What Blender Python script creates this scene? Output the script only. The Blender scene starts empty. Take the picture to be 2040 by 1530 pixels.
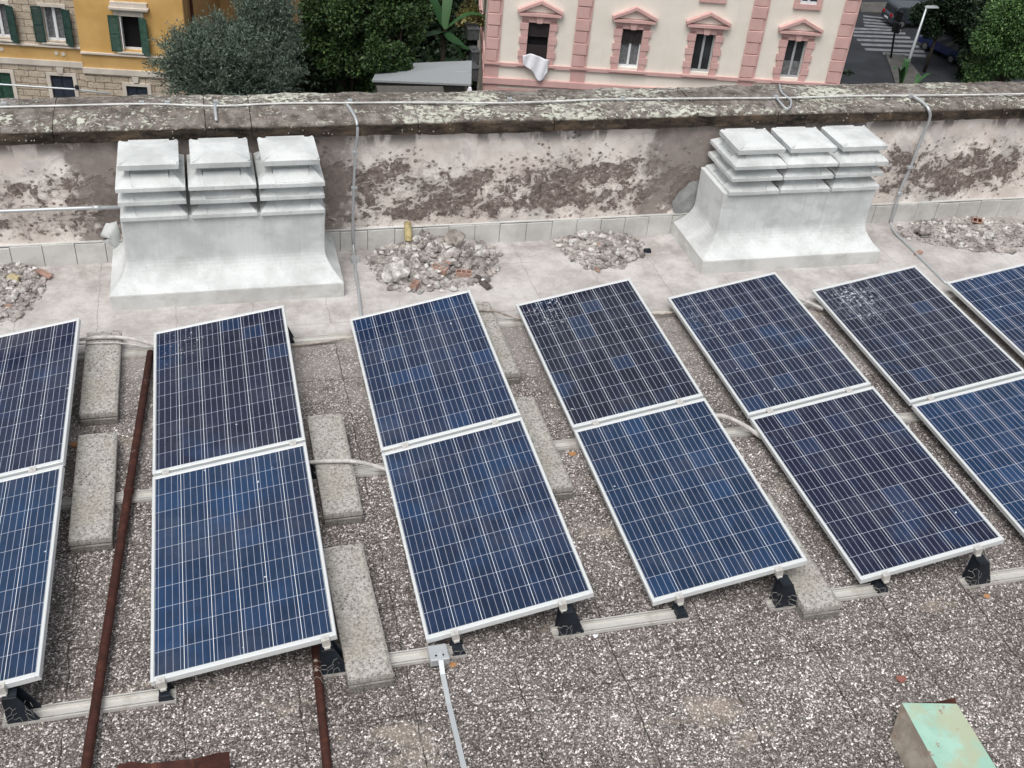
import bpy, math, random
import numpy as np
from mathutils import Vector, Matrix, Euler
random.seed(7); rng = np.random.default_rng(11)
SC = bpy.context.scene; COL = SC.collection
R_ = math.radians

# ------------------------------------------------------------------ camera, world, sun, exposure
CAM = np.array([-0.93996, -5.70629, 4.95845]); FPX = 2189.82
RM = np.array([[0.96590642, -0.24565511, 0.08172123],
               [0.08192191, 0.58945639, 0.80363547],
               [-0.24558826, -0.7695419, 0.58948425]])
cd = bpy.data.cameras.new("camera"); cam = bpy.data.objects.new("camera", cd); COL.objects.link(cam)
m = Matrix([[*RM[:, 0], CAM[0]], [*RM[:, 1], CAM[1]], [*RM[:, 2], CAM[2]], [0, 0, 0, 1]])
cam.matrix_world = m
cd.sensor_width = 36; cd.lens = 36 * FPX / 2040; cd.clip_end = 600; cd.clip_start = 0.1
SC.camera = cam
w = bpy.data.worlds.new("World"); SC.world = w; w.use_nodes = True
wn, wl = w.node_tree.nodes, w.node_tree.links; wn.clear()
sky = wn.new('ShaderNodeTexSky'); sky.sky_type = 'NISHITA'; sky.sun_disc = False
SUN_EL, SUN_AZ = R_(62), R_(215)
sky.sun_elevation = SUN_EL; sky.sun_rotation = SUN_AZ; sky.dust_density = 6; sky.air_density = 1.3; sky.ozone_density = 1
hsv = wn.new('ShaderNodeHueSaturation'); hsv.inputs['Saturation'].default_value = 0.28
bg = wn.new('ShaderNodeBackground'); bg.inputs['Strength'].default_value = 0.12
out = wn.new('ShaderNodeOutputWorld')
wl.new(sky.outputs[0], hsv.inputs['Color']); wl.new(hsv.outputs[0], bg.inputs['Color']); wl.new(bg.outputs[0], out.inputs[0])
sd = bpy.data.lights.new("sun", 'SUN'); sun = bpy.data.objects.new("sun", sd); COL.objects.link(sun)
sd.energy = 1.0; sd.angle = R_(30); sd.color = (1, 0.97, 0.93)
sv = Vector((math.sin(SUN_AZ) * math.cos(SUN_EL), math.cos(SUN_AZ) * math.cos(SUN_EL), math.sin(SUN_EL)))
sun.rotation_euler = (-sv).to_track_quat('-Z', 'Y').to_euler()
SC.view_settings.view_transform = 'Standard'; SC.view_settings.look = 'None'
SC.view_settings.exposure = 0.30; SC.view_settings.gamma = 1.0

def P(px, py, z=None, y=None):
    """where the photo's sight line through a pixel meets a known height or depth"""
    d = RM.T @ np.array([(px - 1020) / FPX, (765 - py) / FPX, -1.0])
    t = (z - CAM[2]) / d[2] if z is not None else (y - CAM[1]) / d[1]
    return Vector(CAM + t * d)

# ------------------------------------------------------------------ object helpers
def tag(o, label=None, cat=None, group=None, kind=None):
    if label: o['label'] = label
    if cat: o['category'] = cat
    if group: o['group'] = group
    if kind: o['kind'] = kind
    return o

def empty(name, loc=(0, 0, 0), rz=0, parent=None):
    o = bpy.data.objects.new(name, None); COL.objects.link(o); o.location = loc; o.rotation_euler = (0, 0, rz)
    o.empty_display_size = 0.1
    if parent: o.parent = parent
    return o

class MB:
    def __init__(s): s.v = []; s.f = []
    def add(s, vs, fs, M=None):
        n = len(s.v)
        s.v += [tuple(M @ Vector(v)) if M is not None else tuple(v) for v in vs]
        s.f += [tuple(i + n for i in f) for f in fs]; return s
    def box(s, x0, x1, y0, y1, z0, z1, M=None):
        vs = [(x, y, z) for z in (z0, z1) for y in (y0, y1) for x in (x0, x1)]
        return s.add(vs, [(0, 2, 3, 1), (4, 5, 7, 6), (0, 1, 5, 4), (2, 6, 7, 3), (0, 4, 6, 2), (1, 3, 7, 5)], M)
    def frustum(s, a, za, b, zb, M=None):   # a, b: (x0,x1,y0,y1)
        vs = [(x, y, za) for y in a[2:] for x in a[:2]] + [(x, y, zb) for y in b[2:] for x in b[:2]]
        return s.add(vs, [(0, 2, 3, 1), (4, 5, 7, 6), (0, 1, 5, 4), (2, 6, 7, 3), (0, 4, 6, 2), (1, 3, 7, 5)], M)
    def prism(s, pts, axis, a0, a1, M=None):   # polygon extruded along an axis
        def mk(p, a):
            return {'x': (a, p[0], p[1]), 'y': (p[0], a, p[1]), 'z': (p[0], p[1], a)}[axis]
        n = len(pts); vs = [mk(p, a0) for p in pts] + [mk(p, a1) for p in pts]
        fs = [tuple(range(n))[::-1], tuple(range(n, 2 * n))] + [(i, (i + 1) % n, n + (i + 1) % n, n + i) for i in range(n)]
        return s.add(vs, fs, M)
    def tube(s, path, r, n=10, cap=True, M=None):
        path = [Vector(p) for p in path]; k = len(path); rings = []
        up = Vector((0, 0, 1))
        for i, p in enumerate(path):
            t = (path[min(i + 1, k - 1)] - path[max(i - 1, 0)]).normalized()
            a = t.cross(up) if abs(t.dot(up)) < 0.95 else t.cross(Vector((0, 1, 0)))
            a.normalize(); b = t.cross(a)
            rr = r[i] if isinstance(r, (list, tuple)) else r
            rings.append([p + (a * math.cos(2 * math.pi * j / n) + b * math.sin(2 * math.pi * j / n)) * rr for j in range(n)])
        vs = [v for g in rings for v in g]; fs = []
        for i in range(k - 1):
            for j in range(n):
                fs.append((i * n + j, i * n + (j + 1) % n, (i + 1) * n + (j + 1) % n, (i + 1) * n + j))
        if cap: fs += [tuple(range(n))[::-1], tuple((k - 1) * n + j for j in range(n))]
        return s.add(vs, fs, M)
    def rock(s, c, sx, sy, sz, jag=0.28):
        t = (1 + 5 ** .5) / 2
        base = [(-1, t, 0), (1, t, 0), (-1, -t, 0), (1, -t, 0), (0, -1, t), (0, 1, t), (0, -1, -t), (0, 1, -t), (t, 0, -1), (t, 0, 1), (-t, 0, -1), (-t, 0, 1)]
        fs = [(0, 11, 5), (0, 5, 1), (0, 1, 7), (0, 7, 10), (0, 10, 11), (1, 5, 9), (5, 11, 4), (11, 10, 2), (10, 7, 6), (7, 1, 8), (3, 9, 4), (3, 4, 2), (3, 2, 6), (3, 6, 8), (3, 8, 9), (4, 9, 5), (2, 4, 11), (6, 2, 10), (8, 6, 7), (9, 8, 1)]
        E = Euler((random.random() * 6, random.random() * 6, random.random() * 6)).to_matrix()
        Z = Matrix.Rotation(random.random() * 6, 3, 'Z')
        vs = []
        for b in base:
            v = E @ (Vector(b) / 1.9 * (1 + random.uniform(-jag, jag)))
            vs.append(Z @ Vector((v.x * sx, v.y * sy, v.z * sz)) + Vector(c))
        return s.add(vs, fs)
    def build(s, name, mat, parent=None, smooth=False, bevel=0, seg=2):
        me = bpy.data.meshes.new(name); me.from_pydata(s.v, [], s.f); me.update()
        o = bpy.data.objects.new(name, me); COL.objects.link(o)
        if mat: me.materials.append(mat)
        if smooth: me.polygons.foreach_set('use_smooth', [True] * len(me.polygons))
        if bevel:
            b = o.modifiers.new('bevel', 'BEVEL'); b.width = bevel; b.segments = seg; b.limit_method = 'ANGLE'
        if parent: o.parent = parent
        return o

def copy_tree(o, parent=None):
    c = o.copy(); COL.objects.link(c)
    if parent: c.parent = parent
    for ch in [q for q in o.children]: copy_tree(ch, c)
    return c

def smoothpath(pts, n=6):
    pts = [Vector(p) for p in pts]; out_ = []
    q = [pts[0] * 2 - pts[1]] + pts + [pts[-1] * 2 - pts[-2]]
    for i in range(1, len(q) - 2):
        a, b, c, d = q[i - 1], q[i], q[i + 1], q[i + 2]
        for k in range(n):
            t = k / n
            out_.append(0.5 * ((2 * b) + (c - a) * t + (2 * a - 5 * b + 4 * c - d) * t * t + (3 * b - a - 3 * c + d) * t ** 3))
    out_.append(pts[-1]); return out_

# ------------------------------------------------------------------ material helpers
class G:
    """little node-graph writer; values are sockets, floats or colours"""
    def __init__(s, name, rough=0.8, spec=0.3, metal=0.0):
        s.m = bpy.data.materials.new(name); s.m.use_nodes = True
        s.t = s.m.node_tree; s.n = s.t.nodes; s.l = s.t.links
        s.b = s.n['Principled BSDF']; s.set('Roughness', rough); s.set('Metallic', metal)
        s.b.inputs['Specular IOR Level'].default_value = spec
        s._o = None
    def set(s, k, v): s.inp(s.b.inputs[k], v)
    def inp(s, i, v):
        if isinstance(v, bpy.types.NodeSocket): s.l.new(v, i)
        elif isinstance(v, (tuple, list)) and i.type == 'RGBA': i.default_value = (*v[:3], 1)
        else: i.default_value = v
    def node(s, t, **k):
        n = s.n.new(t)
        for a, v in k.items(): setattr(n, a, v)
        return n
    @property
    def obj(s):
        if not s._o: s._o = s.node('ShaderNodeTexCoord').outputs['Object']
        return s._o
    @property
    def pos(s): return s.node('ShaderNodeNewGeometry').outputs['Position']
    def map(s, v, sc=(1, 1, 1), loc=(0, 0, 0), rot=(0, 0, 0)):
        n = s.node('ShaderNodeMapping'); s.inp(n.inputs[0], v); n.inputs['Scale'].default_value = sc
        n.inputs['Location'].default_value = loc; n.inputs['Rotation'].default_value = rot; return n.outputs[0]
    def noise(s, v, sc, det=3, rough=0.55, dist=0.0, col=False):
        n = s.node('ShaderNodeTexNoise'); s.inp(n.inputs['Vector'], v)
        for a, b in (('Scale', sc), ('Detail', det), ('Roughness', rough), ('Distortion', dist)): n.inputs[a].default_value = b
        return n.outputs[1 if col else 0]
    def voro(s, v, sc, feat='F1', out=0, rnd=1.0):
        n = s.node('ShaderNodeTexVoronoi', feature=feat); s.inp(n.inputs['Vector'], v); n.inputs['Scale'].default_value = sc
        n.inputs['Randomness'].default_value = rnd; return n.outputs[out]
    def ramp(s, v, stops, interp='LINEAR'):
        n = s.node('ShaderNodeValToRGB'); s.inp(n.inputs[0], v); r = n.color_ramp; r.interpolation = interp
        while len(r.elements) < len(stops): r.elements.new(0.5)
        for e, (p, c) in zip(r.elements, stops):
            e.position = p; e.color = (*c, 1) if isinstance(c, (tuple, list)) else (c, c, c, 1)
        return n.outputs[0]
    def mix(s, f, a, b, mode='MIX'):
        n = s.node('ShaderNodeMix', data_type='RGBA', blend_type=mode)
        s.inp(n.inputs[0], f); s.inp(n.inputs[6], a); s.inp(n.inputs[7], b); return n.outputs[2]
    def mt(s, op, a, b=0.0, c=0.0):
        n = s.node('ShaderNodeMath', operation=op); s.inp(n.inputs[0], a); s.inp(n.inputs[1], b); s.inp(n.inputs[2], c); return n.outputs[0]
    def step(s, v, a, b):
        n = s.node('ShaderNodeMapRange', interpolation_type='SMOOTHSTEP'); s.inp(n.inputs[0], v)
        n.inputs[1].default_value = a; n.inputs[2].default_value = b; return n.outputs[0]
    def xyz(s, v):
        n = s.node('ShaderNodeSeparateXYZ'); s.inp(n.inputs[0], v); return n.outputs
    def sepc(s, v):
        n = s.node('ShaderNodeSeparateColor'); s.inp(n.inputs[0], v); return n.outputs
    def bump(s, h, strength=0.5, dist=0.01, nrm=None):
        n = s.node('ShaderNodeBump'); s.inp(n.inputs['Height'], h); n.inputs['Strength'].default_value = strength
        n.inputs['Distance'].default_value = dist
        if nrm is not None: s.l.new(nrm, n.inputs['Normal'])
        s.l.new(n.outputs[0], s.b.inputs['Normal']); return n.outputs[0]
    def color(s, c): s.set('Base Color', c); return s.m

def simple(name, col, rough=0.7, metal=0, spec=0.3, var=0.12, sc=6, bump=0.0):
    g = G(name, rough, spec, metal)
    n = g.noise(g.obj, sc, 5, 0.6)
    c = g.mix(g.step(n, 0.3, 0.7), tuple(x * (1 - var) for x in col), tuple(min(1, x * (1 + var)) for x in col))
    if bump: g.bump(n, bump, 0.01)
    return g.color(c)

# terrace: exposed-aggregate slabs, bare cement screed near the wall
def mat_terrace():
    g = G('terrace_slabs', 0.85, 0.25); p = g.pos; x, y, z = g.xyz(p)
    q = g.mix(0.012, p, g.noise(p, 55, 3, 0.6, col=True))
    v1 = g.voro(q, 84, out=1); d1 = g.voro(q, 84, out=0); r1 = g.sepc(v1)[0]; r1b = g.sepc(v1)[1]; r1c = g.sepc(v1)[2]; e1 = g.voro(q, 84, 'DISTANCE_TO_EDGE')
    v2 = g.voro(q, 150, out=1); r2 = g.sepc(v2)[0]; e2 = g.voro(q, 150, 'DISTANCE_TO_EDGE')
    big = g.noise(p, 1.1, 4, 0.6); mid = g.noise(p, 6, 5, 0.65)
    matrix = g.mix(g.step(mid, 0.3, 0.7), (0.060, 0.050, 0.046), (0.145, 0.124, 0.115))
    peb2 = g.ramp(r2, [(0, (0.02, 0.019, 0.018)), (0.3, (0.06, 0.055, 0.052)), (0.62, (0.165, 0.145, 0.135)), (0.85, (0.36, 0.33, 0.315)), (1, (0.62, 0.59, 0.575))])
    c = g.mix(g.step(e2, 0.04, 0.14), matrix, peb2)
    peb1 = g.ramp(r1, [(0, (0.03, 0.027, 0.026)), (0.35, (0.15, 0.14, 0.133)), (0.6, (0.40, 0.375, 0.365)), (0.85, (0.62, 0.59, 0.58)), (1, (0.90, 0.88, 0.87))])
    peb1 = g.mix(g.mt('MULTIPLY', r1c, 0.35), peb1, g.mix(1.0, peb1, (1.0, 0.86, 0.80), 'MULTIPLY'))
    show = g.mt('MULTIPLY', g.step(e1, 0.05, 0.16), g.step(r1b, 0.56, 0.60))
    c = g.mix(show, c, peb1)
    dark = g.step(g.noise(p, 48, 2, 0.5), 0.60, 0.68)
    c = g.mix(g.mt('MULTIPLY', dark, 0.75), c, (0.022, 0.020, 0.019))
    # dirt tone: large patches, lighter dusty areas
    tone = g.ramp(big, [(0.25, 0.8), (0.5, 1.12), (0.75, 1.5)])
    c = g.mix(1.0, c, tone, 'MULTIPLY')
    # moss and beige sand patches
    sp = g.step(g.noise(g.map(p, (0.8, 1.4, 1), (3.1, 0.4, 0)), 1.3, 5, 0.72), 0.575, 0.70)
    c = g.mix(g.mt('MULTIPLY', sp, 0.42), c, (0.44, 0.37, 0.30))
    dust = g.noise(p, 2.3, 6, 0.7)
    grad = g.step(y, -0.6, 1.9)
    fd = g.mt('MULTIPLY', g.step(g.mt('ADD', dust, g.mt('MULTIPLY', grad, 0.32)), 0.52, 0.86), 0.6)
    c = g.mix(fd, c, (0.36, 0.33, 0.315))
    # joints between slabs 1.2 x 0.77, uneven
    wx = g.mt('ADD', x, g.mt('MULTIPLY', g.mt('SUBTRACT', g.noise(p, 9, 4), 0.5), 0.05))
    wy = g.mt('ADD', y, g.mt('MULTIPLY', g.mt('SUBTRACT', g.noise(g.map(p, (1, 1, 1), (5, 5, 0)), 9, 4), 0.5), 0.05))
    jx = g.mt('ABSOLUTE', g.mt('SUBTRACT', g.mt('FRACT', g.mt('ADD', g.mt('DIVIDE', wx, 0.6), 0.717)), 0.5))
    jy = g.mt('ABSOLUTE', g.mt('SUBTRACT', g.mt('FRACT', g.mt('ADD', g.mt('DIVIDE', wy, 0.77), 0.19)), 0.5))
    # fract==.5 on the joint
    j = g.mt('MAXIMUM', g.step(jx, 0.0085, 0.0035), g.mt('MULTIPLY', g.step(jy, 0.0065, 0.0025), 0.9))
    j = g.mt('MULTIPLY', j, g.step(g.noise(p, 3.4, 3), 0.33, 0.5))
    c = g.mix(g.mt('MULTIPLY', j, 0.85), c, (0.02, 0.018, 0.016))
    # cement screed
    e = g.mt('ADD', y, g.mt('MULTIPLY', g.mt('SUBTRACT', g.noise(p, 3.2, 5, 0.7), 0.5), 0.30))
    scr = g.step(e, 1.55, 1.66)
    s1 = g.noise(p, 2.2, 8, 0.75); s2 = g.noise(p, 28, 6, 0.7)
    sc_ = g.mix(g.step(s1, 0.34, 0.64), (0.36, 0.335, 0.325), (0.56, 0.54, 0.53))
    sc_ = g.mix(g.mt('MULTIPLY', g.step(s2, 0.50, 0.75), 0.5), sc_, (0.27, 0.245, 0.235))
    sc_ = g.mix(g.mt('MULTIPLY', g.step(g.noise(p, 75, 4, 0.7), 0.60, 0.75), 0.6), sc_, (0.2, 0.175, 0.165))
    wh = g.step(g.noise(g.map(p, (1, 2.2, 1), (9, 2, 0)), 1.5, 6, 0.8), 0.60, 0.70)
    sc_ = g.mix(g.mt('MULTIPLY', wh, 0.6), sc_, (0.70, 0.69, 0.69))
    rub = g.step(y, 2.35, 2.9)
    sc_ = g.mix(g.mt('MULTIPLY', g.mt('MULTIPLY', rub, g.step(g.noise(p, 4, 6, 0.75), 0.42, 0.6)), 0.6), sc_, (0.27, 0.235, 0.22))
    sc_ = g.mix(g.mt('MULTIPLY', j, 0.5), sc_, (0.2, 0.18, 0.17))
    c = g.mix(scr, c, sc_)
    h = g.mt('MULTIPLY', g.mt('SUBTRACT', 1.0, d1), g.mt('SUBTRACT', 1.0, scr))
    g.bump(g.mt('ADD', h, g.mt('MULTIPLY', g.noise(p, 60, 5), 0.6)), 0.45, 0.004)
    return g.color(c)

def mat_plaster():
    g = G('peeling_plaster', 0.9, 0.15); p = g.pos; x, y, z = g.xyz(p)
    xz = g.map(p, (1, 1, 1.15))
    base = g.mix(g.step(g.noise(xz, 3, 5, 0.6), 0.35, 0.65), (0.62, 0.56, 0.515), (0.82, 0.77, 0.725))
    base = g.mix(g.mt('MULTIPLY', g.step(g.noise(g.map(xz, (1, 1, 1), (4, 0, 2)), 1.6, 6, 0.65, 0.6), 0.50, 0.60), 0.75), base, (0.52, 0.49, 0.475))
    # worn brown patches, mostly in a middle band
    band = g.mt('MULTIPLY', g.step(z, 1.02, 0.62), g.step(z, 0.15, 0.36))
    large = g.noise(g.map(xz, (1.0, 1, 1.3), (1.35, 0, 0.6)), 1.0, 3, 0.55, 0.5)
    fine = g.noise(xz, 7.5, 6, 0.66, 0.4)
    spots = g.voro(g.mix(0.04, xz, g.noise(xz, 9, 2, col=True)), 19, out=0)
    spr = g.sepc(g.voro(g.mix(0.04, xz, g.noise(xz, 9, 2, col=True)), 19, out=1))[0]
    drive = g.mt('ADD', g.mt('MULTIPLY', band, 0.24), g.mt('ADD', g.mt('MULTIPLY', large, 0.75), g.mt('MULTIPLY', fine, 0.85)))
    worn = g.step(drive, 1.01, 1.05)
    sp = g.mt('MULTIPLY', g.mt('MULTIPLY', g.step(spots, 0.36, 0.26), g.step(spr, 0.45, 0.5)), g.step(drive, 0.86, 0.90))
    rim = g.mt('MULTIPLY', g.step(drive, 0.955, 0.985), g.step(drive, 1.02, 0.995))
    base = g.mix(g.mt('MULTIPLY', rim, 0.5), base, (0.36, 0.31, 0.285))
    worn = g.mt('MAXIMUM', worn, g.mt('MULTIPLY', sp, 0.9))
    brown = g.ramp(g.noise(xz, 24, 5, 0.72), [(0.3, (0.060, 0.048, 0.043)), (0.48, (0.17, 0.138, 0.124)), (0.62, (0.30, 0.25, 0.23)), (0.75, (0.46, 0.40, 0.37))])
    c = g.mix(worn, base, brown)
    mot = g.mt('MULTIPLY', g.step(g.noise(g.map(xz, (1, 1, 1.3), (3, 3, 3)), 20, 5, 0.7, 0.3), 0.53, 0.60), g.step(drive, 0.84, 0.95))
    c = g.mix(g.mt('MULTIPLY', mot, 0.5), c, (0.17, 0.14, 0.125))
    lt = g.mt('MULTIPLY', g.step(g.noise(g.map(xz, (1, 1, 1.2), (8, 3, 3)), 13, 6, 0.7, 0.5), 0.58, 0.62), worn)
    c = g.mix(g.mt('MULTIPLY', lt, 0.8), c, (0.55, 0.48, 0.445))
    # dark drips under the coping and pale grey renders patches
    top = g.mt('MULTIPLY', g.step(z, 0.93, 1.07), g.step(g.noise(g.map(p, (1, 1, 0.35)), 2.6, 6, 0.65), 0.50, 0.57))
    c = g.mix(g.mt('MULTIPLY', top, 0.8), c, (0.135, 0.12, 0.112))
    # render left bare behind the chimneys
    xw = g.mt('ADD', x, g.mt('MULTIPLY', g.mt('SUBTRACT', g.noise(xz, 4, 5, 0.7), 0.5), 0.7))
    g1 = g.mt('MULTIPLY', g.step(xw, -2.1, -1.98), g.step(xw, 0.25, 0.08))
    g2 = g.mt('MULTIPLY', g.step(xw, 2.85, 3.0), g.step(xw, 5.1, 4.9))
    gg = g.mt('MULTIPLY', g.mt('MAXIMUM', g1, g2), g.step(g.mt('ADD', g.noise(xz, 3.2, 7, 0.72), g.mt('MULTIPLY', g.step(z, 0.2, 0.9), 0.12)), 0.42, 0.50))
    c = g.mix(g.mt('MULTIPLY', gg, 0.85), c, g.mix(g.noise(xz, 12, 7, 0.7), (0.075, 0.062, 0.056), (0.34, 0.29, 0.265)))
    crk = g.step(g.voro(g.mix(0.12, xz, g.noise(xz, 5, 4, col=True)), 2.1, 'DISTANCE_TO_EDGE'), 0.008, 0.0)
    c = g.mix(g.mt('MULTIPLY', g.mt('MULTIPLY', crk, g.step(g.noise(xz, 1.7, 2), 0.5, 0.6)), 0.4), c, (0.2, 0.17, 0.155))
    g.bump(g.mt('SUBTRACT', g.mt('MULTIPLY', g.noise(xz, 40, 6, 0.7), 0.35), worn), 0.75, 0.006)
    return g.color(c)

def mat_coping():
    g = G('lichen_coping', 0.95, 0.1); p = g.pos; x, y, z = g.xyz(p)
    b = g.ramp(g.noise(p, 9, 9, 0.75), [(0.3, (0.05, 0.043, 0.038)), (0.5, (0.16, 0.14, 0.125)), (0.7, (0.33, 0.295, 0.27))])
    cl = g.noise(g.map(p, (0.8, 1.6, 1)), 1.3, 3, 0.6)
    li = g.noise(g.map(p, (1, 1.25, 1), (2, 7, 0)), 21, 9, 0.74, 0.6)
    lm = g.step(g.mt('ADD', li, g.mt('MULTIPLY', cl, 0.55)), 0.80, 0.83)
    lc = g.mix(g.noise(p, 30, 5, 0.7), (0.40, 0.41, 0.34), (0.70, 0.71, 0.63))
    ws = g.mt('MULTIPLY', g.step(g.voro(p, 34, out=0), 0.26, 0.2), g.mt('MULTIPLY', g.step(g.sepc(g.voro(p, 34, out=1))[0], 0.55, 0.6), g.step(g.noise(p, 5, 5, 0.7), 0.52, 0.6)))
    c = g.mix(lm, b, lc); c = g.mix(ws, c, (0.52, 0.49, 0.44))
    gr = g.mt('MULTIPLY', g.step(g.noise(p, 4.5, 5, 0.7), 0.5, 0.62), 0.45)
    c = g.mix(gr, c, (0.27, 0.25, 0.235))
    # wet-black and ochre front edge
    fr = g.step(g.mt('SUBTRACT', z, g.mt('MULTIPLY', g.noise(p, 12, 4), 0.02)), 1.205, 1.185)
    fc = g.ramp(g.noise(g.map(p, (1.5, 1, 4)), 3, 7, 0.7), [(0.36, (0.018, 0.016, 0.014)), (0.55, (0.075, 0.06, 0.048)), (0.72, (0.16, 0.115, 0.075))])
    fc = g.mix(g.mt('MULTIPLY', ws, 0.9), fc, (0.5, 0.48, 0.42))
    c = g.mix(fr, c, fc)
    g.bump(g.mt('ADD', g.noise(p, 25, 8, 0.75), g.mt('MULTIPLY', lm, 0.4)), 0.8, 0.012)
    return g.color(c)

def mat_cement(name='grey_cement', a=(0.50, 0.52, 0.52), b=(0.65, 0.675, 0.675), stain=(0.37, 0.385, 0.38), streak=True):
    g = G(name, 0.8, 0.25); p = g.pos
    n = g.noise(p, 2.4, 5, 0.65)
    c = g.mix(g.step(n, 0.35, 0.62), a, b)
    st = g.step(g.noise(g.map(p, (1, 1, 1.8), (0.4, 0, 3)), 3.6, 4, 0.6), 0.54, 0.72)
    c = g.mix(g.mt('MULTIPLY', st, 0.45), c, stain)
    if streak:
        s = g.noise(g.map(p, (60, 60, 1.2)), 1.0, 3, 0.5)
        c = g.mix(g.mt('MULTIPLY', g.step(s, 0.50, 0.8), 0.35), c, stain)
    sp = g.step(g.noise(p, 90, 3, 0.6), 0.66, 0.74)
    c = g.mix(g.mt('MULTIPLY', sp, 0.4), c, (0.3, 0.31, 0.3))
    g.bump(g.noise(p, 35, 6, 0.65), 0.25, 0.006)
    return g.color(c)

def mat_block():
    g = G('speckled_concrete', 0.9, 0.15); p = g.obj; r = g.node('ShaderNodeObjectInfo').outputs['Random']
    c = g.ramp(g.noise(p, 62, 5, 0.75), [(0.36, (0.06, 0.055, 0.05)), (0.44, (0.30, 0.285, 0.265)), (0.6, (0.50, 0.485, 0.455)), (0.72, (0.66, 0.64, 0.61))])
    c = g.mix(g.mt('MULTIPLY', g.step(g.noise(p, 110, 3, 0.6), 0.6, 0.68), 0.8), c, (0.07, 0.065, 0.06))
    c = g.mix(g.mt('MULTIPLY', g.step(g.noise(p, 4, 5), 0.45, 0.65), 0.35), c, (0.30, 0.28, 0.22))
    x, y, z = g.xyz(p)
    c = g.mix(g.mt('MULTIPLY', g.step(g.mt('ADD', z, g.mt('MULTIPLY', g.noise(p, 12, 4), 0.02)), 0.066, 0.058), 0.55), c, (0.075, 0.068, 0.06))  # notch shadow painted in: lower tier darker than the slab above
    g.bump(g.noise(p, 70, 5, 0.7), 0.4, 0.004)
    return g.color(c)

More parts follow.
